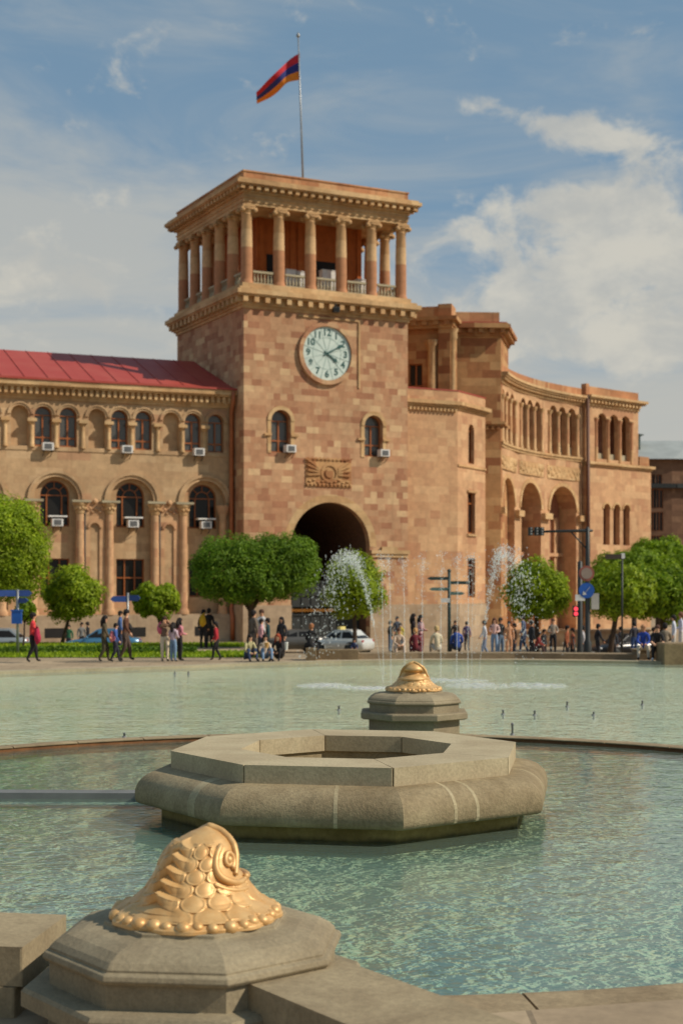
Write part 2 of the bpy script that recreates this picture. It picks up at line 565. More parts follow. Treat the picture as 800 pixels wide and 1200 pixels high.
# ------------------------------------------------------------------ mesh helpers
class MB:
    def __init__(s, T=None):
        s.v, s.f, s.m, s.s = [], [], [], []
        s.T = T

    def add(s, vs, fs, mat=0, smooth=False):
        o = len(s.v)
        for p in vs:
            s.v.append(tuple(s.T(*p)) if s.T else tuple(p))
        for q in fs:
            s.f.append(tuple(i + o for i in q))
            s.m.append(mat)
            s.s.append(smooth)

    def box(s, x0, x1, y0, y1, z0, z1, mat=0):
        s.add([(x0, y0, z0), (x1, y0, z0), (x1, y1, z0), (x0, y1, z0), (x0, y0, z1), (x1, y0, z1), (x1, y1, z1), (x0, y1, z1)],
              [(0, 3, 2, 1), (4, 5, 6, 7), (0, 1, 5, 4), (1, 2, 6, 5), (2, 3, 7, 6), (3, 0, 4, 7)], mat)

    def bar(s, a, b, w, h=None, mat=0, up=(0, 0, 1)):
        a, b = Vector(a), Vector(b)
        d = (b - a).normalized()
        u = Vector(up)
        if abs(d.dot(u)) > 0.95:
            u = Vector((0, 1, 0))
        r = d.cross(u).normalized()
        u = r.cross(d)
        h = h or w
        vs = []
        for p in (a, b):
            for i, j in ((-1, -1), (1, -1), (1, 1), (-1, 1)):
                vs.append(p + r * w / 2 * i + u * h / 2 * j)
        s.add(vs, [(0, 1, 2, 3), (7, 6, 5, 4), (0, 4, 5, 1), (1, 5, 6, 2), (2, 6, 7, 3), (3, 7, 4, 0)], mat)

    def prism(s, poly, z0, z1, mat=0, cap=True, mat_top=None):
        n = len(poly)
        vs = [(x, y, z0) for x, y in poly] + [(x, y, z1) for x, y in poly]
        s.add(vs, [(i, (i + 1) % n, n + (i + 1) % n, n + i) for i in range(n)], mat)
        if cap:
            s.add([(x, y, z1) for x, y in poly], [tuple(range(n))], mat if mat_top is None else mat_top)
            s.add([(x, y, z0) for x, y in poly], [tuple(range(n - 1, -1, -1))], mat)

    def lathe(s, prof, n=16, c=(0, 0, 0), mat=0, smooth=True, a0=0.0, caps=True, arc=2 * PI):
        closed = abs(arc - 2 * PI) < 1e-6
        k = n if closed else n + 1
        vs = []
        for r, z in prof:
            for i in range(k):
                a = a0 + arc * i / n
                vs.append((c[0] + r * math.cos(a), c[1] + r * math.sin(a), c[2] + z))
        fs = []
        for j in range(len(prof) - 1):
            for i in range(n):
                i2 = (i + 1) % k
                fs.append((j * k + i, j * k + i2, (j + 1) * k + i2, (j + 1) * k + i))
        s.add(vs, fs, mat, smooth)
        if caps and closed:
            r, z = prof[-1]
            if r > 1e-4:
                s.add(vs[-k:], [tuple(range(k))], mat)
            r, z = prof[0]
            if r > 1e-4:
                s.add(vs[:k], [tuple(range(k - 1, -1, -1))], mat)

    def tube(s, pts, r, n=8, mat=0, smooth=True):
        pts = [Vector(p) for p in pts]
        rs = r if isinstance(r, (list, tuple)) else [r] * len(pts)
        vs = []
        prev = None
        for i, p in enumerate(pts):
            d = (pts[min(i + 1, len(pts) - 1)] - pts[max(i - 1, 0)]).normalized()
            ref = Vector((0, 0, 1)) if abs(d.z) < 0.9 else Vector((1, 0, 0))
            if prev is None:
                prev = d.cross(ref).normalized()
            a = (prev - d * prev.dot(d)).normalized()
            prev = a
            b = d.cross(a)
            for k in range(n):
                t = 2 * PI * k / n
                vs.append(p + (a * math.cos(t) + b * math.sin(t)) * rs[i])
        fs = [(j * n + k, j * n + (k + 1) % n, (j + 1) * n + (k + 1) % n, (j + 1) * n + k) for j in range(len(pts) - 1) for k in range(n)]
        fs += [tuple(range(n - 1, -1, -1)), tuple(range((len(pts) - 1) * n, len(pts) * n))]
        s.add(vs, fs, mat, smooth)

    def ball(s, c, r, nu=10, nv=7, mat=0, rot=None):
        r = r if isinstance(r, (tuple, list)) else (r, r, r)
        vs = []
        for j in range(nv + 1):
            p = -PI / 2 + PI * j / nv
            for i in range(nu):
                a = 2 * PI * i / nu
                q = Vector((r[0] * math.cos(p) * math.cos(a), r[1] * math.cos(p) * math.sin(a), r[2] * math.sin(p)))
                if rot is not None:
                    q = rot @ q
                vs.append(Vector(c) + q)
        fs = [(j * nu + i, j * nu + (i + 1) % nu, (j + 1) * nu + (i + 1) % nu, (j + 1) * nu + i) for j in range(nv) for i in range(nu)]
        s.add(vs, fs, mat, True)

    def face_loops(s, outer, holes, f, mat=0):
        """planar polygon with holes in (u, z), placed by f(u, z)"""
        loops = [[Vector((u, z, 0)) for u, z in lp] for lp in [outer] + holes]
        flat = [p for lp in loops for p in lp]
        tris = tessellate_polygon(loops)
        s.add([f(p.x, p.y) for p in flat], [tuple(t) for t in tris], mat)

    def build(s, name, mats, parent=None, uv=True, recalc=True, up=False):
        me = bpy.data.meshes.new(name)
        me.from_pydata(s.v, [], s.f)
        if up:
            for i_, q_ in enumerate(s.f):
                a_, b_, c_ = (Vector(s.v[k_]) for k_ in q_[:3])
                if (b_ - a_).cross(c_ - a_).z < 0:
                    s.f[i_] = tuple(reversed(q_))
            me.clear_geometry()
            me.from_pydata(s.v, [], s.f)
        elif recalc:
            bm = bmesh.new()
            bm.from_mesh(me)
            bmesh.ops.recalc_face_normals(bm, faces=bm.faces)
            bm.to_mesh(me)
            bm.free()
        if not isinstance(mats, (list, tuple)):
            mats = [mats]
        for m in mats:
            me.materials.append(m)
        me.polygons.foreach_set('material_index', s.m)
        me.polygons.foreach_set('use_smooth', s.s)
        if uv:
            L = me.uv_layers.new(name='UVMap').data
            for p in me.polygons:
                n = p.normal
                h = math.hypot(n.x, n.y)
                if h < 0.5:
                    for li in p.loop_indices:
                        c = me.vertices[me.loops[li].vertex_index].co
                        L[li].uv = (c.x, c.y)
                else:
                    tx, ty = -n.y / h, n.x / h
                    for li in p.loop_indices:
                        c = me.vertices[me.loops[li].vertex_index].co
                        L[li].uv = (c.x * tx + c.y * ty + 50, c.z + 50)
        me.update()
        o = bpy.data.objects.new(name, me)
        col.objects.link(o)
        if parent:
            o.parent = parent
        return o


def tag(o, label=None, cat=None, group=None, kind=None):
    if label:
        o['label'] = label
    if cat:
        o['category'] = cat
    if group:
        o['group'] = group
    if kind:
        o['kind'] = kind
    return o


def thing(name, label, cat, loc=(0, 0, 0), rz=0.0, group=None):
    o = bpy.data.objects.new(name, None)
    o.empty_display_size = 0.2
    col.objects.link(o)
    o.location = loc
    o.rotation_euler = (0, 0, rz)
    return tag(o, label, cat, group)


def struct(name, mb, m, **k):
    return tag(mb.build(name, m, **k), kind='structure')


def dup(root, loc, rz, label=None):
    r = root.copy()
    col.objects.link(r)
    r.location = loc
    r.rotation_euler = (0, 0, rz)
    if label:
        r['label'] = label
    for ch in list(root.children):
        c = ch.copy()
        col.objects.link(c)
        c.parent = r
        for g in ch.children:
            d = g.copy()
            col.objects.link(d)
            d.parent = c
    return r


def gx(px, Y):
    """sideways position of the photo's column px at the distance Y"""
    return (px - 400.0) / 1700.0 * Y


LOW = -1.2


def gz(X, Y):
    """height of the ground: plaza level, falling to the road beyond"""
    if X < -2.6:
        return 0.0 if Y < 67 else LOW
    if Y < 57:
        return 0.0
    return LOW if Y > 70 else LOW * (Y - 57) / 13.0


# wall frames: F(origin, direction) gives P(u, z, d) with d measured into the wall
def frame(o, ang, side=1):
    c, s = math.cos(ang), math.sin(ang)

    def P(u, z, d):
        return (o[0] + u * c - side * d * s, o[1] + u * s + side * d * c, z)
    return P


def arch_pts(c, w, zb, zs, n=14):
    r = w / 2
    return [(c - r, zb), (c + r, zb)] + [(c + r * math.cos(PI * i / n), zs + r * math.sin(PI * i / n)) for i in range(n + 1)]


def rect_pts(c, w, zb, zt):
    return [(c - w / 2, zb), (c + w / 2, zb), (c + w / 2, zt), (c - w / 2, zt)]


def reveal(mb, P, loop, d0, d1, mat=0):
    n = len(loop)
    mb.add([P(u, z, d0) for u, z in loop] + [P(u, z, d1) for u, z in loop], [(i, (i + 1) % n, n + (i + 1) % n, n + i) for i in range(n)], mat)


def wall(mb, P, outer, holes, depth=0.4, mat=0, rmat=None, d=0.0):
    mb.face_loops(outer, holes, lambda u, z: P(u, z, d), mat)
    for h in holes:
        reveal(mb, P, h, d, d + depth, mat if rmat is None else rmat)


def ring(mb, P, c, zs, r0, r1, d0, d1, a0=0.0, a1=PI, n=18, mat=0):
    """an extruded arc band (archivolt) between radii r0 < r1, front at depth d0"""
    vs, fs = [], []
    for i in range(n + 1):
        a = a0 + (a1 - a0) * i / n
        for r in (r0, r1):
            for d in (d0, d1):
                vs.append(P(c + r * math.cos(a), zs + r * math.sin(a), d))
    full = abs(a1 - a0 - 2 * PI) < 1e-6
    for i in range(n):
        o, q = i * 4, (i + 1) * 4
        fs += [(o, o + 2, q + 2, q), (o + 2, o + 3, q + 3, q + 2), (o + 1, o, q, q + 1)]
    if not full:
        fs += [(0, 1, 3, 2), (n * 4, n * 4 + 2, n * 4 + 3, n * 4 + 1)]
    mb.add(vs, fs, mat)


def pbox(mb, P, u0, u1, z0, z1, d0, d1, mat=0):
    vs = [P(u, z, d) for z in (z0, z1) for d in (d0, d1) for u in (u0, u1)]
    mb.add(vs, [(0, 1, 3, 2), (4, 6, 7, 5), (0, 4, 5, 1), (2, 3, 7, 6), (0, 2, 6, 4), (1, 5, 7, 3)], mat)


def add_window(parent, P, c, w, zb, zs, depth=0.35, arched=True, style='plain', transom=None, glass='glass'):
    """wooden window set back in its opening: a frame mesh with its pane below it"""
    f = MB()
    t = 0.07
    d0, d1 = depth - 0.08, depth
    r = w / 2
    pbox(f, P, c - r, c - r + t, zb, zs, d0, d1)
    pbox(f, P, c + r - t, c + r, zb, zs, d0, d1)
    pbox(f, P, c - r + t, c + r - t, zb, zb + t * 1.6, d0, d1)
    if arched:
        ring(f, P, c, zs, r - t, r, d0, d1, n=14)
        top = zs
        pbox(f, P, c - r + t, c + r - t, zs - t / 2, zs + t / 2, d0, d1)
    else:
        pbox(f, P, c - r + t, c + r - t, zs - t, zs, d0, d1)
        top = zs - t
    if style == 'fan':
        q = r * 0.52
        ring(f, P, c, zs, q - 0.06, q, d0 + 0.01, d1, n=12)
        for a in (45, 90, 135):
            ca, sa = math.cos(R(a)), math.sin(R(a))
            A, B = P(c + q * ca, zs + q * sa, d1 - 0.03), P(c + (r - t) * ca, zs + (r - t) * sa, d1 - 0.03)
            f.bar(A, B, 0.06)
        for s in (-1, 1):
            pbox(f, P, c + s * q - 0.045, c + s * q + 0.045, zb + t * 1.6, zs - t / 2, d0 + 0.005, d1)
    elif style == 'grid':
        for s in (-1, 1):
            pbox(f, P, c + s * r * 0.36 - 0.04, c + s * r * 0.36 + 0.04, zb + t * 1.6, top, d0 + 0.005, d1)
        zt = transom or (zb + (zs - zb) * 0.5)
        pbox(f, P, c - r + t, c + r - t, zt - 0.04, zt + 0.04, d0 + 0.008, d1)
    else:
        pbox(f, P, c - 0.05, c + 0.05, zb + t * 1.6, top - (t / 2 if arched else 0), d0 + 0.005, d1)
        if transom:
            pbox(f, P, c - r + t, c + r - t, transom - 0.05, transom + 0.05, d0 + 0.008, d1)
    fo = f.build('window', M['wood'], parent)
    g = MB()
    lp = arch_pts(c, w - 0.02, zb + 0.01, zs) if arched else rect_pts(c, w - 0.02, zb + 0.01, zs - 0.01)
    g.face_loops(lp, [], lambda u, z: P(u, z, d1 + 0.02))
    g.build('pane', M[glass], fo)
    return fo


def dentils(mb, P, u0, u1, z0, z1, d0, d1, pitch, w):
    n = max(1, int((u1 - u0) / pitch))
    p = (u1 - u0) / n
    for i in range(n):
        c = u0 + p * (i + 0.5)
        pbox(mb, P, c - w / 2, c + w / 2, z0, z1, d0, d1)


def square_steps(mb, x0, x1, y0, y1, steps):
    """stacked square courses (z0, z1, offset)"""
    for z0, z1, o in steps:
        mb.box(x0 - o, x1 + o, y0 - o, y1 + o, z0, z1)
# ------------------------------------------------------------------ ground, road, pools
POOL_C = (0.0, 18.3)
R_IN, R_RIM = 8.55, 8.86
W_IN, W_OUT = -0.11, -0.06


def circ(r, n=96, a0=0.0):
    return [(POOL_C[0] + r * math.cos(a0 + 2 * PI * i / n), POOL_C[1] + r * math.sin(a0 + 2 * PI * i / n)) for i in range(n)]


# far edge of the wide basin, then its sides back to the ring of the round pool
FAR = [(-22, 32), (-16.5, 39.6), (-13, 43.2), (-10.7, 45.3), (-8.2, 46.8), (-5.6, 48.2), (-2.9, 50.2), (0, 51.6), (3, 52.3), (6.2, 52.3), (11, 51.2), (16, 48.6),
       (21, 44.5), (26, 37)]
OUTLINE = FAR + [(22, 24), (13, 17.0), (9.0, 16.2), (7.5, 12.9), (4, 10.0), (0, 9.05), (-4, 10.0), (-7.5, 12.9), (-9.0, 16.2), (-13, 17.0), (-20, 24)]


def offset_line(pts, d):
    out = []
    for i, p in enumerate(pts):
        a = Vector(pts[max(i - 1, 0)])
        b = Vector(pts[min(i + 1, len(pts) - 1)])
        t = (b - a).normalized()
        out.append((p[0] - t.y * d, p[1] + t.x * d))
    return out


g = MB()
g.box(-3000, 3000, -3000, 3000, -1.6, -1.25)
struct('ground', g, M['asphalt'])
g = MB()
g.add([(-400, 70.5, LOW), (400, 70.5, LOW), (400, 700, LOW), (-400, 700, LOW)], [(0, 1, 2, 3)])
g.add([(-400, 67, LOW), (-2.6, 67, LOW), (-2.6, 70.5, LOW), (-400, 70.5, LOW)], [(0, 1, 2, 3)])
struct('road', g, M['plaza'])

KERB_OUT = offset_line(FAR, 0.45)
hole = KERB_OUT + OUTLINE[len(FAR):]
g = MB()
g.face_loops([(-80, -30), (80, -30), (80, 57), (-80, 57)], [hole], lambda x, y: (x, y, 0.0))
g.add([(-80, 57, 0), (-2.6, 57, 0), (-2.6, 67, 0), (-80, 67, 0)], [(0, 1, 2, 3)])
g.add([(-2.6, 57, 0), (80, 57, 0), (80, 70.5, LOW), (-2.6, 70.5, LOW)], [(0, 1, 2, 3)])
struct('plaza', g, M['plaza'], up=True)
g = MB()
g.add([(-2.6, 57, 0), (-2.6, 67, 0), (-2.6, 67, -1.25), (-2.6, 57, -1.25)], [(0, 1, 2, 3)])
g.add([(-80, 67, 0), (-2.6, 67, 0), (-2.6, 67, -1.25), (-80, 67, -1.25)], [(0, 1, 2, 3)])
struct('embankment', g, M['soil'])
# lawns: soil sheet plus blades
for nm, x0, x1, y0, y1 in (('lawn', -40, -2.9, 54.2, 58.8), ('lawn', -40, -3.4, 63.4, 66.7), ('lawn', 14.5, 40, 61.5, 64.5)):
    g = MB()
    ca = lambda x, y: gz(x, y) + 0.02
    g.add([(x0, y0, ca(x0, y0)), (x1, y0, ca(x1, y0)), (x1, y1, ca(x1, y1)), (x0, y1, ca(x0, y1))], [(0, 1, 2, 3)])
    struct(nm, g, M['lawn'])
    rg = random.Random(int(y0 * 10))
    b = MB()
    for k in range(5200 if x0 < 0 else 2200):
        x, y = rg.uniform(max(x0, -17), min(x1, 19)), rg.uniform(y0, y1)
        z = ca(x, y)
        h, a, w = rg.uniform(0.05, 0.13), rg.uniform(0, PI), rg.uniform(0.03, 0.07)
        dx, dy = math.cos(a) * w, math.sin(a) * w
        b.add([(x - dx, y - dy, z), (x + dx, y + dy, z), (x + rg.uniform(-.05, .05), y + rg.uniform(-.05, .05), z + h)], [(0, 1, 2)])
    tag(b.build('grass', M['leaf_bright'], uv=False, recalc=False), kind='stuff')

# pool floors and water
g = MB()
g.face_loops(circ(R_RIM - 0.05), [], lambda x, y: (x, y, W_IN - 0.13))
struct('inner_pool_floor', g, M['floor'], up=True)
g = MB()
g.face_loops(OUTLINE, [circ(R_RIM - 0.1)], lambda x, y: (x, y, W_OUT - 0.10))
struct('outer_pool_floor', g, M['floor_out'], up=True)
g = MB()
g.face_loops(circ(R_IN + 0.02), [], lambda x, y: (x, y, W_IN))
struct('inner_pool_water', g, M['water_in'], up=True)
g = MB()
OW = [p for p in OUTLINE]
g.face_loops(OW, [circ(R_RIM - 0.02)], lambda x, y: (x, y, W_OUT))
struct('outer_pool_water', g, M['water_out'], up=True)

# ring wall between the two waters: worn coping on a rusty wall
rim = thing('pool_ring_wall', 'low round stone ring wall with rusty inner face dividing the two waters', 'pool wall', (POOL_C[0], POOL_C[1], 0))
g = MB()
n = 44
for i in range(n):
    a0, a1 = 2 * PI * i / n + 0.0012, 2 * PI * (i + 1) / n - 0.0012
    wide = R_IN + 0.34 + 0.95 * max(0.0, -math.sin((a0 + a1) / 2))
    prof = [(R_IN + 0.0, -0.056), (R_IN - 0.02, -0.05), (R_IN - 0.02, -0.035), (R_IN + 0.05, -0.022), (wide - 0.02, -0.03), (wide, -0.16)]
    sub = 4
    vs = []
    for k in range(sub + 1):
        a = a0 + (a1 - a0) * k / sub
        vs += [(r * math.cos(a), r * math.sin(a), z) for r, z in prof]
    q = len(prof)
    fs = [(k * q + j, k * q + j + 1, (k + 1) * q + j + 1, (k + 1) * q + j) for k in range(sub) for j in range(q - 1)]
    fs += [tuple(range(q)), tuple(range(sub * q + q - 1, sub * q - 1, -1))]
    g.add(vs, fs, 0)
g.build('coping', M['rim_coping'], rim)
g = MB()
g.lathe([(R_IN, -1.0), (R_IN, -0.055), (R_RIM + 0.03, -0.057), (R_RIM + 0.03, -1.0)], 96, caps=False)
g.build('wall', M['rim_wall'], rim)

# far kerb of the wide basin
g = MB()
for i in range(len(FAR) - 1):
    a, b, c, d = FAR[i], FAR[i + 1], KERB_OUT[i + 1], KERB_OUT[i]
    g.prism([a, b, c, d], -0.6, 0.03)
tag(g.build('basin_kerb', M['kerb']), 'long pale stone kerb along the far edge of the wide pool', 'kerb')
# raised step on the right half behind the kerb
S0 = offset_line(FAR, 1.5)
S1 = offset_line(FAR, 2.6)
g = MB()
for i in range(7, len(FAR) - 1):
    g.prism([S0[i], S0[i + 1], S1[i + 1], S1[i]], 0.004, 0.20)
tag(g.build('stone_step', M['stepstone']), 'long low stone step where people sit beyond the right half of the pool', 'step')


# ------------------------------------------------------------------ octagonal basin
def octagon(Rr, a0):
    return [(Rr * math.cos(a0 + k * PI / 4), Rr * math.sin(a0 + k * PI / 4)) for k in range(8)]


BA = R(12.8)
ob = thing('octagonal_basin', 'big empty octagonal stone basin standing in the middle of the round pool', 'basin', (0.08, 18.3, 0))
zt = 0.70
g = MB()                                    # rim slab with an octagonal hole, each of eight stones
o_, i_ = octagon(2.23, BA), octagon(1.36, BA)
for k in range(8):
    a, b, c, d = o_[k], o_[(k + 1) % 8], i_[(k + 1) % 8], i_[k]
    e = 0.004
    sh = lambda p, q: (p[0] + (q[0] - p[0]) * e, p[1] + (q[1] - p[1]) * e)
    g.prism([sh(a, b), sh(b, a), sh(c, d), sh(d, c)], zt - 0.21, zt)
so = g.build('rim_slab', M['slab'], ob)
bv = so.modifiers.new('bevel', 'BEVEL')
bv.width = 0.012
bv.segments = 2
g = MB()                                    # the round-shouldered collar under the slab, in separate stones
prof = [(2.20, 0.495), (2.27, 0.488)] + [(2.28 + 0.385 * math.sin(R(8 + 82 * q / 9)), 0.20 + 0.283 * math.cos(R(8 + 82 * q / 9))) for q in range(10)] + [(2.665, 0.13), (2.645, 0.085), (2.60, 0.065), (2.30, 0.062)]
cuts = [0.0, 0.34, 0.67, 1.0]
rg = random.Random(4)
for k in range(8):
    a = [(r * math.cos(BA + k * PI / 4), r * math.sin(BA + k * PI / 4)) for r, z in prof]
    b = [(r * math.cos(BA + (k + 1) * PI / 4), r * math.sin(BA + (k + 1) * PI / 4)) for r, z in prof]
    cs = [0.0] + sorted(rg.uniform(0.25, 0.75) for _ in range(1 if k % 2 else 2)) + [1.0]
    for j in range(len(cs) - 1):
        t0, t1 = cs[j], cs[j + 1]
        e = 0.006
        m0 = t0 + (e if j > 0 else 0)
        m1 = t1 - (e if j < len(cs) - 2 else 0)
        pale = 1 if (k == 4 and j == 1) else 0
        if j < len(cs) - 2 or False:
            pass
        vs, q = [], len(prof)
        for t in (m0, m1):
            for i in range(q):
                vs.append((a[i][0] + (b[i][0] - a[i][0]) * t, a[i][1] + (b[i][1] - a[i][1]) * t, prof[i][1]))
        g.add(vs, [(i, i + 1, q + i + 1, q + i) for i in range(q - 1)], pale, True)
        if j < len(cs) - 2:                 # pale mortar joint, a little below the stone
            vs = []
            for t in (t1 - e * 1.8, t1 + e * 1.8):
                for i in range(q):
                    f = 0.9985 if 0 < i < q - 1 else 1.0
                    vs.append(((a[i][0] + (b[i][0] - a[i][0]) * t) * (f + 0.0025), (a[i][1] + (b[i][1] - a[i][1]) * t) * (f + 0.0025), prof[i][1]))
            g.add(vs, [(i, i + 1, q + i + 1, q + i) for i in range(q - 1)], 1, False)
g.build('collar', [M['basin'], M['joint_stone']], ob)
g = MB()
g.prism(octagon(2.34, BA), -0.95, 0.068)
g.build('plinth', M['mossy'], ob)
g = MB()
oi = octagon(1.40, BA)
g.add([(x, y, z) for z in (zt - 0.9, zt - 0.205) for x, y in oi], [(i, (i + 1) % 8, 8 + (i + 1) % 8, 8 + i) for i in range(8)])
g.add([(x, y, zt - 0.88) for x, y in octagon(1.395, BA)], [tuple(range(8))])
g.build('inner_wall', M['basin'], ob)

# grey steel bar from the basin to the ring
g = MB()
g.bar((-2.3, 19.4, -0.09), (-8.6, 19.55, -0.09), 0.30, 0.12)
tag(g.build('steel_bar', M['bar']), 'long flat grey steel bar crossing the water from basin to ring wall', 'bar')


# ------------------------------------------------------------------ fish pedestals
def make_pedestal(label, loc, rz):
    t = thing('pedestal', label, 'pedestal', loc, rz)
    A8 = R(22.5)
    g = MB()
    # dome with mitred edges, then a lip, then the straight tier
    dome = [(0.93, 0.485), (0.945, 0.505), (0.935, 0.535), (0.90, 0.548), (0.905, 0.56), (0.87, 0.595), (0.80, 0.635), (0.70, 0.66), (0.60, 0.67), (0.575, 0.675), (0.57, 0.70), (0.0, 0.70)]
    k = 1.005
    g.lathe([(r * k, z) for r, z in dome], 8, smooth=False, a0=A8, caps=False)
    d = g.build('cap', M['pedestal'], t)
    bv = d.modifiers.new('bevel', 'BEVEL')
    bv.width = 0.02
    bv.segments = 3
    bv.limit_method = 'ANGLE'
    g = MB()
    g.lathe([(0.90 * k, 0.325), (0.90 * k, 0.487)], 8, smooth=False, a0=A8)
    g.build('drum', M['pedestal'], t)
    g = MB()
    g.lathe([(1.02 * k, 0.19), (1.07 * k, 0.215), (1.07 * k, 0.305), (1.05 * k, 0.328), (0.88 * k, 0.334)], 8, smooth=False, a0=A8)
    g.build('flange', M['pedestal'], t)
    g = MB()
    g.lathe([(0.91 * k, -0.95), (0.91 * k, 0.192)], 8, smooth=False, a0=A8)
    g.build('base', M['pedestal'], t)
    return t


P1 = (-0.91, 9.1)
P2 = (1.37, 27.5)
p1 = make_pedestal('octagonal grey stone pedestal nearest the viewer, between two coping walls', (P1[0], P1[1], -0.03), R(-90 - 6))
dup(p1, (P2[0], P2[1], 0.03), R(-90 - 2), 'small distant octagonal stone pedestal beyond the big basin')


# ------------------------------------------------------------------ gilded fish heads
def make_fish():
    """a fish head rising from a beaded mound, mouth towards +X, dorsal spikes towards -X"""
    t = thing('fish_head', 'x', 'statue')
    g = MB()
    NT, NZ = 420, 240
    H = 0.545

    def prof(s):          # radius of the mound by relative height
        pts = [(0, .535), (.04, .535), (.09, .50), (.16, .43), (.25, .372), (.36, .325), (.5, .285), (.6, .258), (.7, .228), (.8, .188), (.88, .140), (.94, .090), (1.0, 0.010)]
        for (s0, r0), (s1, r1) in zip(pts, pts[1:]):
            if s <= s1:
                u = (s - s0) / (s1 - s0)
                return r0 + (r1 - r0) * u
        return 0.0
    def lean(s):
        return 0.09 * s ** 1.4

    def scales(ang, s):
        """overlapping scales in staggered rows: a dome with a raised rim on its lower side"""
        if s < 0.10 or s > 0.86:
            return 0.0
        rows, n = 6.0, 14
        z = (s - 0.10) / 0.76 * rows
        best = 0.0
        for r in (int(z) - 1, int(z), int(z) + 1):
            if r < 0 or r > rows:
                continue
            x = ang / (2 * PI) * n - 0.5 * (r % 2)
            dx = x - round(x)
            dz = z - (r + 0.35)
            q = math.sqrt((dx / 0.50) ** 2 + (dz / 0.66) ** 2)
            if q < 1.08:
                dome = 0.030 * max(0.0, 1 - q * q) ** 0.5
                rim = 0.009 * math.exp(-((q - 0.90) / 0.10) ** 2) * (1.0 if dz < 0.25 else max(0.0, 1 - (dz - 0.25) * 3))
                best = max(best, 0.004 + dome * 0.8 + rim)
        return best

    def fin(da, s):
        """a tent-shaped dorsal fin of five up-curved hooks"""
        w = 0.50
        t = 1 - abs(da) / w
        if t <= 0 or s < 0.16 or s > 0.93:
            return 0.0
        k = (s - 0.19 - 0.085 * t * t) / 0.128
        f = k - math.floor(k)
        if k < 0 or k > 5.0:
            return 0.010 * t
        saw = f ** 0.8 if f < 0.80 else (1 - f) / 0.20
        size = 0.9 - 0.35 * abs(s - 0.5)
        return (0.018 * t + 0.088 * t ** 0.75 * saw * size)

    vs = []
    for j in range(NZ + 1):
        s = j / NZ
        for i in range(NT):
            th = 2 * PI * i / NT
            sg = math.atan2(math.sin(th), math.cos(th))
            ang = abs(sg)                            # 0 at the mouth, pi at the back
            c, sn = math.cos(th), math.sin(th)
            side = 1.0 - 0.12 * math.sin(PI * min(1, s * 1.1)) ** 2
            r2 = prof(s)
            if c > 0.30:                             # the open mouth under the upper lip
                r2 -= 0.10 * math.exp(-((s - 0.60) / 0.085) ** 2) * min(1, (c - 0.30) / 0.30)
            da = PI - ang
            fade = min(1.0, max(0.0, (ang - 1.05) * 3.0))
            if s > 0.38:                             # smooth cheek round the eye
                fade *= min(1.0, max(0.0, (ang - 1.98) * 6.0))
            fade *= min(1.0, max(0.0, (da - 0.34) * 6.0))
            if s < 0.4:
                fade = max(fade, 0.8 * min(1.0, max(0.0, (da - 0.34) * 6.0)))
            r2 += scales(sg, s) * fade + fin(da, s)
            if s > 0.72 and ang > 2.0:               # smooth brow towards the crest
                r2 += 0.012 * math.exp(-((s - 0.84) / 0.06) ** 2)
            if s < 0.12:                             # wavy hem
                r2 += 0.010 * math.sin(th * 7 + 1.0) * (1 - s / 0.12) + 0.006 * math.sin(th * 17)
            vs.append((r2 * c + lean(s), r2 * sn * side, H * s + 0.012))
    fs = [(j * NT + i, j * NT + (i + 1) % NT, (j + 1) * NT + (i + 1) % NT, (j + 1) * NT + i) for j in range(NZ) for i in range(NT)]
    fs += [tuple(range(NZ * NT, NZ * NT + NT)), tuple(range(NT - 1, -1, -1))]
    g.add(vs, fs, 0, True)

    def surf(th, s, out=0.0):
        r = prof(s) + out
        side = 1.0 - 0.12 * math.sin(PI * min(1, s * 1.1)) ** 2
        return Vector((r * math.cos(th) + lean(s), r * math.sin(th) * side, H * s + 0.012))
    rg = random.Random(3)
    nb = 33
    for i in range(nb):                              # lumpy beads sunk into the hem
        th = 2 * PI * (i + 0.45 * rg.random()) / nb
        b = rg.uniform(0.036, 0.050)
        g.ball(surf(th, rg.uniform(0.045, 0.065), -0.026), (b, b, b * 0.85), 14, 10)
    g.build('body', M['gold'], t)

    def curve(mb, pts, r0, r1, sd, n=9, steps=40, out=0.010):
        """a tapering roll along points (angle, height) on the surface"""
        P, Rr_ = [], []
        m = len(pts) - 1
        for q in range(steps + 1):
            x = q / steps * m
            i = min(int(x), m - 1)
            f = x - i
            p0, p1, p2, p3 = (pts[max(i - 1, 0)], pts[i], pts[i + 1], pts[min(i + 2, m)])
            cr = lambda a, b, c, d: 0.5 * (2 * b + (c - a) * f + (2 * a - 5 * b + 4 * c - d) * f * f + (3 * b - a - 3 * c + d) * f ** 3)
            P.append(surf(sd * cr(p0[0], p1[0], p2[0], p3[0]), cr(p0[1], p1[1], p2[1], p3[1]), out))
            u = q / steps
            Rr_.append(r0 + (r1 - r0) * math.sin(PI * min(1.0, 0.12 + 0.8 * u)))
        mb.tube(P, Rr_, n)
    for sd in (1, -1):                               # curled eye on each side with its sweeping brow
        e = MB()
        pts = []
        for k in range(46):
            u = k / 45
            a = u * 3.2 * PI + 0.6
            rr = 0.010 + 0.040 * u
            pts.append((1.60 + rr * math.cos(a) * 3.9, 0.665 + rr * math.sin(a) * 1.95))
        e.tube([surf(sd * a, b, 0.008) for a, b in pts], [0.010 + 0.010 * k / 45 for k in range(46)], 9)
        e.ball(surf(sd * 1.60, 0.665, 0.0), (0.030, 0.030, 0.030), 12, 8)
        curve(e, [(1.80, 0.83), (2.00, 0.74), (2.03, 0.62), (1.90, 0.51), (1.66, 0.44), (1.40, 0.41), (1.05, 0.42)], 0.010, 0.027, sd)
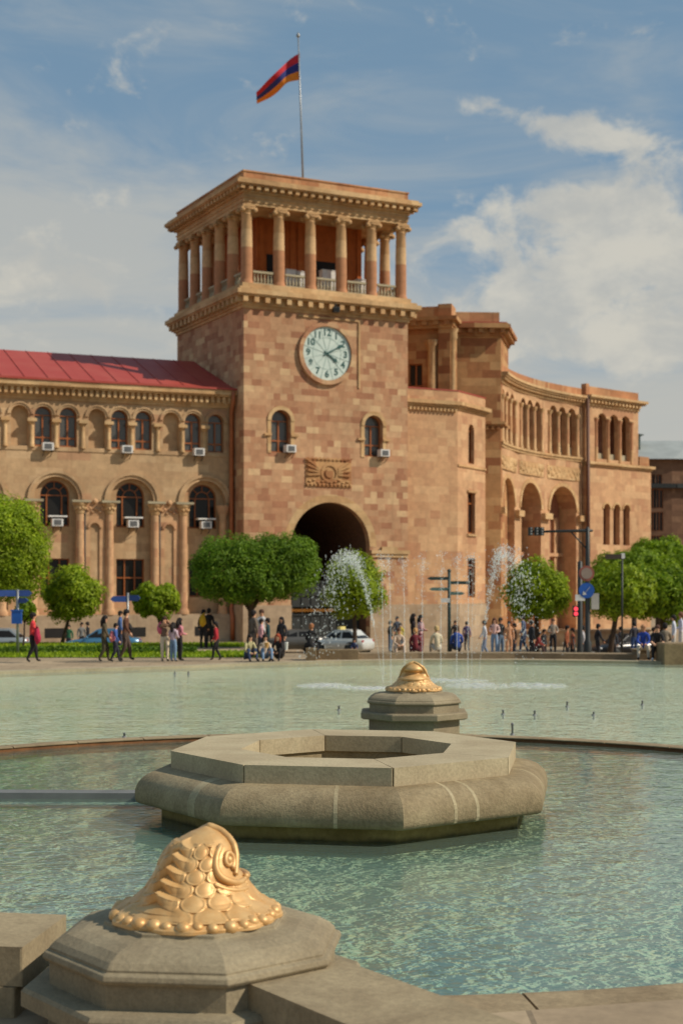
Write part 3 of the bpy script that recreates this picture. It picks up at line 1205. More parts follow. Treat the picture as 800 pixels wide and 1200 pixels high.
        curve(e, [(2.05, 0.44), (1.80, 0.375), (1.50, 0.34), (1.15, 0.33)], 0.008, 0.018, sd)
        e.build('eye', M['gold'], t)
    c = MB()                                         # crest rolled over the crown, and the lower lip
    curve(c, [(-1.45, 0.50), (-1.30, 0.66), (-1.10, 0.82), (-0.75, 0.94), (0.0, 0.985), (0.75, 0.94), (1.10, 0.82), (1.30, 0.66), (1.45, 0.50)], 0.010, 0.026, 1, 10, 60, 0.012)
    curve(c, [(-1.05, 0.44), (-0.5, 0.41), (0.0, 0.40), (0.5, 0.41), (1.05, 0.44)], 0.010, 0.030, 1, 10, 40, 0.016)
    c.build('lip', M['gold'], t)
    return t


fish = make_fish()
fish['label'] = 'large gilded scaly fish head seen from behind on the nearest pedestal'
fish.location = (P1[0] + 0.0, P1[1], 0.655)
fish.rotation_euler = (0, 0, R(55))
dup(fish, (P2[0], P2[1], 0.728), R(-90 - 6), 'small far gilded fish head facing the viewer with open mouth')


# ------------------------------------------------------------------ coping walls beside the near pedestal
def slab_block(name, label, quads, m):
    g = MB()
    for poly, z0, z1 in quads:
        g.prism(poly, z0, z1)
    o = g.build(name, m)
    bv = o.modifiers.new('bevel', 'BEVEL')
    bv.width = 0.018
    bv.segments = 2
    bv.limit_method = 'ANGLE'
    return tag(o, label, 'coping block')


d_ = Vector((0.585, -0.81)).normalized()
n_ = Vector((0.81, 0.585)).normalized()
a_ = Vector((-0.60, 8.42))
w_ = 0.74
qd = [tuple(a_), tuple(a_ + d_ * 6), tuple(a_ + d_ * 6 + n_ * w_), tuple(a_ + n_ * w_)]
slab_block('coping_block', 'broad flat coping block running from the nearest pedestal towards the lower right', [(qd, -0.2, 0.45)], M['coping'])
qd = [(-1.90, 10.06), (-6.2, 10.75), (-6.2, 9.80), (-2.01, 9.16)]
slab_block('coping_block', 'squared coping block left of the nearest pedestal with its end face sunlit', [(qd, 0.20, 0.45)], M['coping'])
qd = [(-1.95, 10.0), (-6.2, 10.7), (-6.2, 9.79), (-2.06, 9.155)]
slab_block('coping_block', 'lower dark stone course under the squared block left of the pedestal', [(qd, -0.3, 0.195)], M['coping'])

# nozzles standing in the wide basin
for px, py, h in ((600, 861, 0.30), (205, 790, 0.12), (221, 790, 0.12), (397, 832, 0.13), (589, 837, 0.13), (626, 838, 0.14), (664, 828, 0.16), (752, 826, 0.14), (146, 864, 0.12), (695, 838, 0.1)):
    Y = 1700 * (EYE - W_OUT) / (py - 685)
    g = MB()
    h *= 0.75
    g.lathe([(0.02, -0.4), (0.02, h * 0.75), (0.028, h * 0.78), (0.028, h * 0.9), (0.012, h), (0.0, h)], 8)
    g.lathe([(0.05, -0.02), (0.04, 0.015), (0.02, 0.025)], 8)
    o = g.build('fountain_nozzle', M['grille'])
    o.location = (gx(px, Y), Y, W_OUT)
    lab = 'tall thin dark pipe standing by the ring wall right of the big basin' if px == 600 else 'short dark metal fountain nozzle poking out of the wide pool'
    tag(o, lab, 'nozzle', None if px == 600 else 'short nozzles in the wide pool')
# ------------------------------------------------------------------ clock tower
TA = R(27.0)
TO = (-6.69, 99.50)
TW = 12.9
tower = thing('clock_tower', 'tall square patchwork stone clock tower with columned open top storey', 'clock tower', (TO[0], TO[1], 0), TA)
PF = frame((0, 0), 0.0)                                         # front
PL = frame((0, TW), -PI / 2)                                    # left side, u runs from back to front
PR = frame((TW, 0), PI / 2)                                     # right side
PB = frame((TW, TW), PI)                                        # back
ZB, ZT = LOW - 0.05, 22.0
AC, AR, AS = 6.67, 3.10, 5.45
holes = [arch_pts(AC, 2 * AR, ZB + 0.02, AS, 28), arch_pts(2.79, 1.5, 11.9, 14.12), arch_pts(10.08, 1.5, 11.9, 14.12)]
g = MB()
wall(g, PF, [(0, ZB), (TW, ZB), (TW, ZT), (0, ZT)], holes, 0.55)
for P in (PL, PR, PB):
    g.add([P(0, ZB, 0), P(TW, ZB, 0), P(TW, ZT, 0), P(0, ZT, 0)], [(0, 1, 2, 3)])
g.build('wall', M['tuff'], tower)
# vaulted passage behind the arch
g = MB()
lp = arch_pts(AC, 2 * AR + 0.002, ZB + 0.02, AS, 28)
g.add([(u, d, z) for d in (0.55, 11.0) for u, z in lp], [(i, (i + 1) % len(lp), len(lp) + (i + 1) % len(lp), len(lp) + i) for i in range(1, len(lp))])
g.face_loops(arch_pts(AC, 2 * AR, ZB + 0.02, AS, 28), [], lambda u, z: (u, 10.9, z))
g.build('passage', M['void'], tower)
g = MB()
ring(g, PF, AC, AS, AR, AR + 0.55, -0.02, 0.1, n=28)
g.build('archivolt', M['trim'], tower)
gt = MB()                                                       # dark gate with a golden band
pbox(gt, PF, AC - AR + 0.02, AC + AR - 0.02, LOW + 0.02, 0.55, 1.6, 1.68)
pbox(gt, PF, AC - AR + 0.02, AC + AR - 0.02, 1.25, 2.9, 1.62, 1.68)
for k in range(9):
    u = AC - AR + 0.1 + k * (2 * AR - 0.2) / 8
    pbox(gt, PF, u - 0.05, u + 0.05, LOW + 0.02, 3.0, 1.55, 1.6)
for z in (0.6, 1.2, 2.0, 2.95):
    pbox(gt, PF, AC - AR + 0.02, AC + AR - 0.02, z - 0.05, z + 0.05, 1.5, 1.549)
go = gt.build('gate', M['darkmetal'], tower)
gt = MB()
for k in range(26):
    u = AC - AR + 0.15 + k * (2 * AR - 0.3) / 25
    ring(gt, PF, u, 0.9, 0.06, 0.11, 1.52, 1.56, 0, 2 * PI, 8)
gt.build('golden_band', M['gold_trim'], go)
# imposts beside the arch, plinth, thin raised lines round the clock panel
for u0, u1 in ((AC + AR + 0.05, TW + 0.06), (-0.06, AC - AR - 0.6)):
    g = MB()
    pbox(g, PF, u0, u1, 4.95, 5.2, -0.22, -0.002)
    pbox(g, PF, u0 + 0.1, u1 - 0.1, 4.7, 4.95, -0.12, -0.002)
    if u0 > 5:
        pbox(g, PF, AC + AR + 0.9, AC + AR + 2.2, 5.2, 5.45, -0.2, -0.002)
    g.build('impost', M['trim'], tower)
g = MB()
pbox(g, PF, 4.1, 8.95, 21.46, 21.58, -0.09, -0.002)
pbox(g, PF, 8.83, 8.95, 16.75, 21.46, -0.09, -0.002)
g.build('panel_edge', M['trim'], tower)
for c in (2.79, 10.08):
    g = MB()
    ring(g, PF, c, 14.12, 0.75, 1.02, -0.10, 0.02)
    for s in (-1, 1):
        pbox(g, PF, c + s * 1.02 - 0.27, c + s * 1.02 + 0.27, 13.05, 13.2, -0.16, -0.002)
        pbox(g, PF, c + s * 0.885 - 0.135, c + s * 0.885 + 0.135, 11.85, 13.05, -0.05, -0.002)
        pbox(g, PF, c + s * 0.885 - 0.135, c + s * 0.885 + 0.135, 13.2, 14.12, -0.05, -0.002)
    g.build('window_surround', M['trim'], tower)
for P, u0, u1 in ((PF, -0.1, AC - AR - 0.0), (PF, AC + AR + 0.0, TW + 0.1), (PL, 0, TW), (PR, 0, TW)):
    g = MB()
    pbox(g, P, u0, u1, ZB, 1.3, -0.1, -0.003)
    g.build('plinth', M['plinth'], tower)
for c in (2.79, 10.08):
    add_window(tower, PF, c, 1.5, 11.9, 14.12, 0.5, True, 'plain', 12.75, 'glass_grey')
# carved relief panel
g = MB()
RC, RZ = 6.47, 10.6
pbox(g, PF, RC - 1.78, RC + 1.78, RZ - 0.98, RZ + 0.98, -0.06, -0.002)
ring(g, PF, RC + 0.05, RZ, 0.52, 0.68, -0.14, -0.06, 0, 2 * PI, 26)
ring(g, PF, RC + 0.05, RZ, 0.0, 0.34, -0.16, -0.06, 0, 2 * PI, 12)
for s in (-1, 1):
    for k in range(4):
        a = PF(RC + s * 0.7, RZ + 0.30 - 0.13 * k, -0.1)
        b = PF(RC + s * 1.68, RZ + 0.92 - 0.36 * k, -0.1)
        g.bar(a, b, 0.15, 0.14)
for k in range(12):
    u = RC - 1.7 + k * 3.4 / 11
    g.bar(PF(u - 0.12, RZ + 0.93, -0.1), PF(u + 0.12, RZ + 1.05, -0.1), 0.1, 0.12)
    g.ball(PF(u, RZ - 0.84, -0.08), (0.12, 0.08, 0.11), 8, 6)
for k in range(10):
    g.ball(PF(RC - 1.5 + k * 0.33, RZ - 0.6 + 0.1 * math.sin(k * 2.1), -0.07), (0.16, 0.09, 0.09), 8, 6)
g.build('relief', M['dark_tuff'], tower)

# clock
CC, CZ = 6.30, 19.02
g = MB()
ring(g, PF, CC, CZ, 1.90, 2.20, -0.24, 0.05, 0, 2 * PI, 56)
clock = g.build('clock', M['tuff'], tower)
g = MB()
ring(g, PF, CC, CZ, 0.0, 1.885, -0.10, -0.05, 0, 2 * PI, 56)
dial = g.build('dial', M['dial'], clock)
g = MB()
ring(g, PF, CC, CZ, 1.10, 1.125, -0.112, -0.101, 0, 2 * PI, 56)
for k in range(12):
    a = R(15 + 30 * k)
    g.bar(PF(CC + 0.1 * math.cos(a), CZ + 0.1 * math.sin(a), -0.108), PF(CC + 1.86 * math.cos(a), CZ + 1.86 * math.sin(a), -0.108), 0.03, 0.012)
g.build('dial_lines', plain('dial_line_green', srgb(128, 156, 148), 0.5), clock)


def text_mesh(body, size):
    cu = bpy.data.curves.new('numeral', 'FONT')
    cu.body = body
    cu.size = size
    cu.align_x = 'CENTER'
    cu.align_y = 'CENTER'
    cu.extrude = 0.008
    cu.offset = 0.016
    ob_ = bpy.data.objects.new('numeral', cu)
    col.objects.link(ob_)
    dg = bpy.context.evaluated_depsgraph_get()
    me = bpy.data.meshes.new_from_object(ob_.evaluated_get(dg))
    bpy.data.objects.remove(ob_)
    return me


for k in range(1, 13):
    a = PI / 2 - k * PI / 6
    me = text_mesh(str(k), 0.66)
    me.materials.clear()
    me.materials.append(M['numeral'])
    o = bpy.data.objects.new('numeral', me)
    col.objects.link(o)
    o.parent = clock
    o.location = PF(CC + 1.46 * math.cos(a), CZ + 1.46 * math.sin(a), -0.115)
    o.rotation_euler = (R(90), 0, 0)


def hand(deg, L, w, tail):
    g = MB()
    a = PI / 2 - R(deg)
    c, s = math.cos(a), math.sin(a)
    pts = [(-tail, -w * 0.4), (-tail, w * 0.4), (0.0, w * 0.5), (L * 0.62, w * 0.42), (L * 0.74, w * 1.25), (L, 0.0), (L * 0.74, -w * 1.25), (L * 0.62, -w * 0.42), (0.0, -w * 0.5)]
    n = len(pts)
    for d0, d1 in ((-0.17, -0.14),):
        vs = [PF(CC + x * c - y * s, CZ + x * s + y * c, d) for d in (d0, d1) for x, y in pts]
        g.add(vs, [tuple(range(n)), tuple(range(2 * n - 1, n - 1, -1))] + [(i, (i + 1) % n, n + (i + 1) % n, n + i) for i in range(n)])
    g.build('hand', M['numeral'], clock)


hand(61, 1.52, 0.11, 0.3)
hand(124, 1.02, 0.11, 0.25)

# cornice between body and colonnade
g = MB()
square_steps(g, 0, TW, 0, TW, [(21.75, 21.95, 0.10), (21.95, 22.08, 0.22), (22.5, 22.62, 0.62), (22.62, 22.92, 0.74), (22.92, 23.12, 0.50), (23.12, 23.45, 0.18)])
g.box(-0.2, TW + 0.2, -0.2, TW + 0.2, 22.08, 22.5)
for P in (PF, PL, PR, PB):
    dentils(g, P, -0.5, TW + 0.5, 22.1, 22.49, -0.60, -0.18, 0.78, 0.34)
g.build('cornice', M['trim'], tower)
# colonnade
COLZ0, COLZ1 = 23.45, 28.85
g = MB()
g.box(2.3, 10.6, 2.9, 10.4, COLZ0, COLZ1 + 0.05)
core = g.build('inner_room', M['ochre'], tower)
for u0, u1, z1 in ((3.0, 4.1, 26.3), (6.2, 8.6, 26.2)):
    g = MB()
    pbox(g, PF, u0, u1, COLZ0 + 0.02, z1, 2.84, 2.92)
    g.build('door_opening', M['dark'], core)
for u in (2.6, 5.0, 5.6, 9.0, 9.6, 10.4):
    g = MB()
    pbox(g, PF, u - 0.18, u + 0.18, COLZ0, COLZ1, 2.78, 2.9)
    g.build('pilaster', M['ochre'], core)
cm = MB()
cm.lathe([(0.47, 0), (0.47, 0.10), (0.44, 0.14), (0.45, 0.20), (0.405, 0.26), (0.40, 0.3), (0.405, 1.8), (0.385, 3.4), (0.345, 4.72), (0.38, 4.76), (0.38, 4.82), (0.345, 4.86)], 20)
cap = MB()
cap.lathe([(0.345, 4.86), (0.42, 4.98), (0.46, 5.06)], 20)
cap.box(-0.47, 0.47, -0.47, 0.47, 5.24, 5.40)
for sx in (-1, 1):
    for sy in (-1, 1):
        cap.tube([(sx * 0.46, sy * 0.22, 5.06), (sx * 0.46, sy * 0.48, 5.06)], 0.17, 10)
cap.tube([(-0.42, -0.4, 5.14), (0.42, -0.4, 5.14)], 0.09, 8)
cap.tube([(-0.42, 0.4, 5.14), (0.42, 0.4, 5.14)], 0.09, 8)
c0 = k0 = None
n = 5
pos = []
off = 0.37
sp_ = (TW - 2 * off) / n
for i in range(n + 1):
    for j in range(n + 1):
        if i in (0, n) or j in (0, n):
            pos.append((off + i * sp_, off + j * sp_))
for x, y in pos:
    if c0 is None:
        c0 = cm.build('column', M['drums'], tower)
        k0 = cap.build('capital', M['trim'], c0)
        c0.location = (x, y, COLZ0)
    else:
        c = c0.copy()
        col.objects.link(c)
        c.parent = tower
        c.location = (x, y, COLZ0)
        k = k0.copy()
        col.objects.link(k)
        k.parent = c
# balustrades between the columns
for P in (PF, PL, PR, PB):
    for i in range(n):
        u0, u1 = off + i * sp_ + 0.45, off + (i + 1) * sp_ - 0.45
        g = MB()
        pbox(g, P, u0, u1, 24.28, 24.42, off - 0.12, off + 0.12)
        pbox(g, P, u0, u1, 23.45, 23.6, off - 0.12, off + 0.12)
        m = 6
        for q in range(m):
            u = u0 + (u1 - u0) * (q + 0.5) / m
            x, y, z = P(u, 0, off)
            g.lathe([(0.05, 23.6), (0.09, 23.8), (0.05, 24.0), (0.04, 24.1), (0.08, 24.28)], 8, (x, y, 0))
        g.build('balustrade', M['pedestal_white'] if 'pedestal_white' in M else M['kerb'], tower)
# entablature, cornice, parapet
g = MB()
square_steps(g, 0, TW, 0, TW, [(28.85, 29.05, -0.02), (29.05, 29.32, 0.03), (29.32, 29.40, 0.10), (29.40, 29.66, 0.02), (29.66, 29.76, 0.2)])
g.build('entablature', M['trim'], tower)
g = MB()
square_steps(g, 0, TW, 0, TW, [(29.76, 30.05, 0.16), (30.05, 30.13, 0.68), (30.13, 30.36, 0.77), (30.36, 30.52, 0.6)])
for P in (PF, PL, PR, PB):
    dentils(g, P, -0.6, TW + 0.6, 29.78, 30.04, -0.62, -0.14, 0.58, 0.28)
g.build('cornice', M['trim'], tower)
g = MB()
g.box(-0.02, TW + 0.02, -0.02, TW + 0.02, 30.52, 31.1)
g.box(-0.08, TW + 0.08, -0.08, TW + 0.08, 31.1, 31.2)
g.build('parapet', M['parapet'], tower)
# things standing in the gallery and the lamp under the cornice
for u, w, z1, nm, lb in ((4.15, 0.75, 24.95, 'equipment_cabinet', 'small white cabinet left of centre in the tower gallery'), (5.0, 0.72, 24.9, 'equipment_cabinet', 'white cabinet beside the first one in the tower gallery'),
                     (7.35, 1.5, 25.2, 'equipment_cabinet', 'wide grey cabinet in the middle of the tower gallery'), (9.85, 0.8, 24.8, 'equipment_cabinet', 'short white cabinet at the right of the tower gallery')):
    g = MB()
    g.box(-w / 2, w / 2, -0.3, 0.3, 0.06, z1 - COLZ0)
    g.box(-w / 2 - 0.03, w / 2 + 0.03, -0.33, 0.33, z1 - COLZ0, z1 - COLZ0 + 0.05)
    for k in range(4):
        g.box(-w / 2 + 0.06, w / 2 - 0.06, -0.315, -0.3, 0.2 + k * 0.2, 0.26 + k * 0.2)
    for s in (-1, 1):
        g.box(s * w * 0.4 - 0.04, s * w * 0.4 + 0.04, -0.25, 0.25, 0, 0.06)
    o = g.build(nm, M['white'])
    ca_, sa_ = math.cos(TA), math.sin(TA)
    x, y = u, 1.5
    o.location = (TO[0] + x * ca_ - y * sa_, TO[1] + x * sa_ + y * ca_, COLZ0)
    o.rotation_euler = (0, 0, TA)
    tag(o, lb, 'cabinet')


def tw(x, y, z):
    return (TO[0] + x * math.cos(TA) - y * math.sin(TA), TO[1] + x * math.sin(TA) + y * math.cos(TA), z)


fl = thing('floodlight', 'small black floodlight hanging under the tower cornice above the clock', 'lamp', tw(6.75, -0.55, 22.5), TA)
g = MB()
g.box(-0.22, 0.22, -0.25, 0.12, -0.62, -0.25)
g.tube([(0, -0.06, -0.25), (0, -0.06, -0.01)], 0.04, 6)
g.build('housing', M['darkmetal'], fl)
g = MB()
g.box(-0.17, 0.17, -0.27, -0.252, -0.58, -0.3)
g.build('lens', M['glass'], fl)

# flagpole and flag
fp = thing('flagpole', 'thin grey flagpole rising from the clock tower roof', 'flagpole', (gx(356, 107), 107.0, 31.0))
g = MB()
top = Vector((-0.42, 0, 12.15))
g.tube([(0, 0, -0.6), tuple(top * 0.5), tuple(top)], [0.085, 0.065, 0.04], 8)
g.build('pole', M['steel'], fp)
g = MB()
g.lathe([(0.0, -0.1), (0.14, 0.0), (0.14, 0.1), (0.05, 0.3), (0.0, 0.32)], 10, tuple(top))
g.build('finial', M['steel'], fp)
g = MB()
NU, NV = 34, 12
fx, fy, fz = gx(351.3, 107), 107.0, EYE + (685 - 62) * 107 / 1700
vs = []
for i in range(NU + 1):
    u = i / NU
    for j in range(NV + 1):
        v = j / NV
        zt_ = -2.62 * u ** 0.95 + 0.18 * math.sin(u * 5.5)
        hb = 1.98 * (1 - 0.70 * u ** 0.9)
        x = -3.2 * u - 0.10 * math.sin(u * 9) - 0.25 * v * (1 - u) * 0.1
        y = 0.45 * math.sin(u * 8.0 + v * 1.6) * u ** 0.6 + 1.3 * v * u
        z = zt_ - hb * v + (0.16 * math.sin(u * 8.5 + 1) * v) * u
        vs.append((x, y, z))
fs, mt = [], []
for st in range(3):
    a, b = st * NV // 3, (st + 1) * NV // 3
    g.add(vs, [(i * (NV + 1) + j, (i + 1) * (NV + 1) + j, (i + 1) * (NV + 1) + j + 1, i * (NV + 1) + j + 1) for i in range(NU) for j in range(a, b)], st, True)
flag = g.build('flag', [plain('flag_red', srgb(190, 38, 52), 0.8), plain('flag_blue', srgb(38, 48, 120), 0.8), plain('flag_orange', srgb(226, 132, 36), 0.8)], recalc=False)
flag.location = (fx, fy, fz)
tag(flag, 'red, blue and orange striped flag flying from the tower flagpole', 'flag')
# ------------------------------------------------------------------ long wing left of the tower
WA = R(23.0)
WO = (-7.4, 101.3)
wing = thing('arcaded_wing', 'long beige arcaded wing with a red metal roof left of the tower', 'building', (WO[0], WO[1], 0), WA)
PW = frame((0, 0), 0.0)
U0 = -28.6                                      # runs on past the picture's edge
ZE = 15.2
CENT = [-2.23 - 5.15 * k for k in range(5)]
acs = []


def ac_unit(P_world, label, rz):
    t = thing('air_conditioner', label, 'air conditioner', P_world, rz)
    g = MB()
    g.box(-0.36, 0.36, -0.46, 0.10, 0.0, 0.50)
    g.build('casing', M['white'], t)
    g = MB()
    g.box(-0.24, 0.24, -0.485, -0.462, 0.08, 0.42)
    for k in range(5):
        g.box(-0.24, 0.24, -0.50, -0.486, 0.10 + k * 0.068, 0.13 + k * 0.068)
    g.build('grille', M['grille'], t)
    g = MB()
    for s in (-1, 1):
        g.box(s * 0.26 - 0.025, s * 0.26 + 0.025, -0.44, 0.12, -0.05, -0.004)
        g.bar((s * 0.26, -0.40, -0.05), (s * 0.26, 0.12, -0.38), 0.04)
    g.build('bracket', M['darkmetal'], t)
    return t


def ww(u, z, d=0.0):
    return (WO[0] + u * math.cos(WA) - d * math.sin(WA), WO[1] + u * math.sin(WA) + d * math.cos(WA), z)


# outer skin: above the columns; upper storey openings and the tall recesses
g = MB()
upper = []
for c in CENT:
    upper += [(c + 0.81, 'w'), (c - 0.85, 'w'), (c - 2.40, 'n')]
holes = []
for u, k in upper:
    if u - 0.8 > U0:
        holes.append(arch_pts(u, 1.16, 11.9, 13.98))
for c in CENT:
    if c - 1.6 > U0:
        holes.append(arch_pts(c, 3.0, 0.72, 8.42, 20))
wall(g, PW, [(U0, LOW), (0.05, LOW), (0.05, ZE), (U0, ZE)], holes, 0.42)
# recessed bay walls with their own window openings
for c in CENT:
    h2 = [arch_pts(c, 1.96, 6.62, 8.70, 16), rect_pts(c, 1.96, 1.86, 4.48)]
    wall(g, PW, [(c - 1.6, 0.6), (c + 1.6, 0.6), (c + 1.6, 10.1), (c - 1.6, 10.1)], h2, 0.36, 0, 0, 0.42)
for u, k in upper:
    if k == 'n':
        g.face_loops(arch_pts(u, 1.2, 11.88, 13.98), [], lambda a, z: PW(a, z, 0.42))
g.add([PW(U0, LOW, 0), PW(U0, ZE, 0), PW(U0, ZE, 14), PW(U0, LOW, 14)], [(0, 1, 2, 3)])
g.add([PW(U0, LOW, 14), PW(0, LOW, 14), PW(0, ZE, 14), PW(U0, ZE, 14)], [(0, 1, 2, 3)])
g.build('wall', M['beige'], wing)
# mouldings of all arches
g = MB()
for c in CENT:
    ring(g, PW, c, 8.42, 1.50, 1.72, -0.06, 0.10, n=22)
    ring(g, PW, c, 8.42, 1.72, 1.92, -0.16, 0.02, n=22)
for u, k in upper:
    ring(g, PW, u, 13.98, 0.58, 0.72, -0.07, 0.05, n=14)
    ring(g, PW, u, 13.98, 0.72, 0.82, -0.13, 0.02, n=14)
pbox(g, PW, U0, 0.04, 11.62, 11.80, -0.05, -0.002)
g.build('archivolt', M['beige'], wing)
# small columns of the upper row
us = sorted(u for u, k in upper)
for a, b in zip(us, us[1:]):
    m_ = (a + b) / 2
    g = MB()
    x, y, z = PW(m_, 0, -0.04)
    g.lathe([(0.19, 11.82), (0.19, 11.95), (0.145, 12.02), (0.135, 13.30)], 10, (x, y, 0))
    cl = g.build('column', M['trim'], wing)
    g = MB()
    g.lathe([(0.14, 13.3), (0.24, 13.5)], 10, (x, y, 0))
    g.box(x - 0.30, x + 0.30, y - 0.26, y + 0.05, 13.5, 13.72)
    g.build('capital', M['trim'], cl)
for u, k in upper:
    if k == 'w' and u > U0 + 1:
        add_window(wing, PW, u, 1.16, 11.9, 13.98, 0.36, True, 'plain', 12.5, 'glass_grey')
for i, c in enumerate(CENT):
    PWr = lambda u, z, d: PW(u, z, d + 0.42)
    add_window(wing, PWr, c, 1.96, 6.62, 8.70, 0.30, True, 'fan')
    add_window(wing, PWr, c, 1.96, 1.86, 4.48, 0.30, False, 'grid', 3.2)
# engaged columns, carved capitals and niches between the bays
for i in range(5):
    m_ = CENT[i] - 2.575
    for s in (-1, 1):
        u = m_ + s * 1.00
        if u < U0 + 0.3:
            continue
        x, y, z = PW(u, 0, -0.10)
        g = MB()
        g.lathe([(0.40, 0.70), (0.40, 0.95), (0.34, 1.05), (0.30, 1.12), (0.29, 4.0), (0.26, 7.45)], 16, (x, y, 0))
        cl = g.build('column', M['pink'], wing)
        g = MB()
        g.lathe([(0.27, 7.45), (0.33, 7.55), (0.31, 7.68), (0.44, 8.02), (0.50, 8.08), (0.50, 8.22)], 14, (x, y, 0))
        for k in range(6):
            a = PI + PI * (k + 0.5) / 6
            g.ball((x + 0.36 * math.cos(a), y + 0.36 * math.sin(a), 7.82 + 0.06 * (k % 2)), (0.10, 0.10, 0.13), 7, 5)
        g.build('capital', M['trim'], cl)
        g = MB()
        pbox(g, PW, u - 0.62, u + 0.62, 8.225, 8.38, -0.62, -0.002)
        g.build('impost', M['kerb'], cl)
    # pilaster with its niche
    g = MB()
    wall(g, PW, [(m_ - 0.70, 0.72), (m_ + 0.70, 0.72), (m_ + 0.70, 7.40), (m_ - 0.70, 7.40)], [arch_pts(m_, 0.66, 0.95, 6.55)], 0.26, 0, 0, -0.10)
    g.face_loops(arch_pts(m_, 0.68, 0.93, 6.55), [], lambda a, z: PW(a, z, 0.155))
    for s in (-1, 1):
        pbox(g, PW, m_ + s * 0.70 - 0.012, m_ + s * 0.70 + 0.012, 0.72, 7.40, -0.1, 0.0)
    ring(g, PW, m_, 6.55, 0.33, 0.50, -0.2, -0.102, n=12)
    pbox(g, PW, m_ - 0.66, m_ + 0.66, 7.40, 8.2, -0.12, -0.002)
    for k in range(7):                           # carved ornament
        g.ball(PW(m_ - 0.5 + k * 0.166, 7.75 + 0.14 * math.sin(k * 2.3), -0.14), (0.13, 0.10, 0.12), 8, 5)
    g.ball(PW(m_, 8.32, -0.2), (0.2, 0.14, 0.2), 8, 6)
    g.build('niche_pilaster', M['pink'], wing)
    dp = MB()
    dp.tube([PW(m_ - 0.68, 0.75, -0.16), PW(m_ - 0.68, 7.7, -0.16)], 0.055, 6)
    dp.build('downpipe', M['darkmetal'], wing)
# half column against the tower
x, y, z = PW(-0.95, 0, -0.08)
g = MB()
g.lathe([(0.38, 0.70), (0.30, 1.1), (0.26, 7.45), (0.46, 8.05), (0.46, 8.22)], 14, (x, y, 0))
g.build('column', M['pink'], wing)
g = MB()
pbox(g, PW, U0, 0.04, LOW - 0.03, 0.70, -0.42, -0.003)
pl = g.build('plinth', M['plinth'], wing)
for c in CENT:
    g = MB()
    pbox(g, PW, c - 0.85, c + 0.85, -0.80, -0.15, -0.43, -0.30)
    g.build('cellar_window', M['dark'], pl)
# cornice
g = MB()
pbox(g, PW, U0, 0.04, 15.0, 15.18, -0.10, -0.002)
pbox(g, PW, U0, 0.04, 15.18, 15.30, -0.2, -0.002)
dentils(g, PW, U0, 0.02, 15.30, 15.72, -0.46, -0.002, 0.40, 0.20)
pbox(g, PW, U0, 0.04, 15.30, 15.73, -0.18, -0.002)
pbox(g, PW, U0, 0.04, 15.73, 15.85, -0.56, 0.4)
pbox(g, PW, U0, 0.04, 15.85, 16.18, -0.72, 0.4)
g.build('cornice', M['trim'], wing)
g = MB()
rz_ = 19.35
g.add([PW(U0, 16.19, -0.80), PW(0.0, 16.19, -0.80), PW(0.0, rz_, 7.6), PW(U0, rz_, 7.6), PW(U0, 16.19, 15.5), PW(0.0, 16.19, 15.5)],
      [(0, 1, 2, 3), (3, 2, 5, 4)])
g.add([PW(U0, 16.185, -0.80), PW(0.0, 16.185, -0.80), PW(0.0, 16.33, -0.80), PW(U0, 16.33, -0.80)], [(0, 1, 2, 3)])
g.add([PW(U0, 16.19, -0.8), PW(U0, rz_, 7.6), PW(U0, 16.19, 15.5)], [(0, 1, 2)])
for u in [U0 + 1.55 * k for k in range(1, 19)]:
    g.bar(PW(u, 16.22, -0.78), PW(u, rz_ + 0.02, 7.58), 0.03, 0.05)
g.build('roof', M['redroof'], wing)
dpp = MB()
dpp.tube([PW(-0.42, 16.1, -0.86), PW(-0.42, 15.4, -0.80), PW(-0.40, 14.7, -0.34), PW(-0.40, 5.0, -0.34), PW(-0.40, 0.9, -0.34), PW(-0.40, 0.5, -0.60), PW(-0.40, LOW + 0.1, -0.60)], 0.15, 10)
dpp.build('downpipe', M['copper'], wing)

for u, z, lab in ((-13.15, 11.62, 'white window air conditioner, leftmost of those under the wing upper windows'), (-7.80, 11.62, 'white window air conditioner, middle one under the wing upper windows'),
                  (-2.75, 11.62, 'white window air conditioner, the one nearest the tower under the wing upper windows')):
    ac_unit(ww(u, z, -0.06), lab, WA)
for c, lab in zip(CENT[:3], ('white air conditioner in the big arched window nearest the tower', 'white air conditioner in the middle big arched window of the wing', 'white air conditioner in the big arched window above the small round tree')):
    t = ac_unit(ww(c + 0.05, 6.62, 0.16), lab, WA)
    g = MB()
    g.box(-0.62, 0.62, -0.55, 0.12, 0.60, 0.70)
    g.build('cover_board', M['white'], t)
ac_unit(tw(3.35, -0.1, 11.92), 'white air conditioner at the left arched window of the tower', TA)
ac_unit(tw(10.75, -0.1, 11.92), 'white air conditioner at the right arched window of the tower', TA)

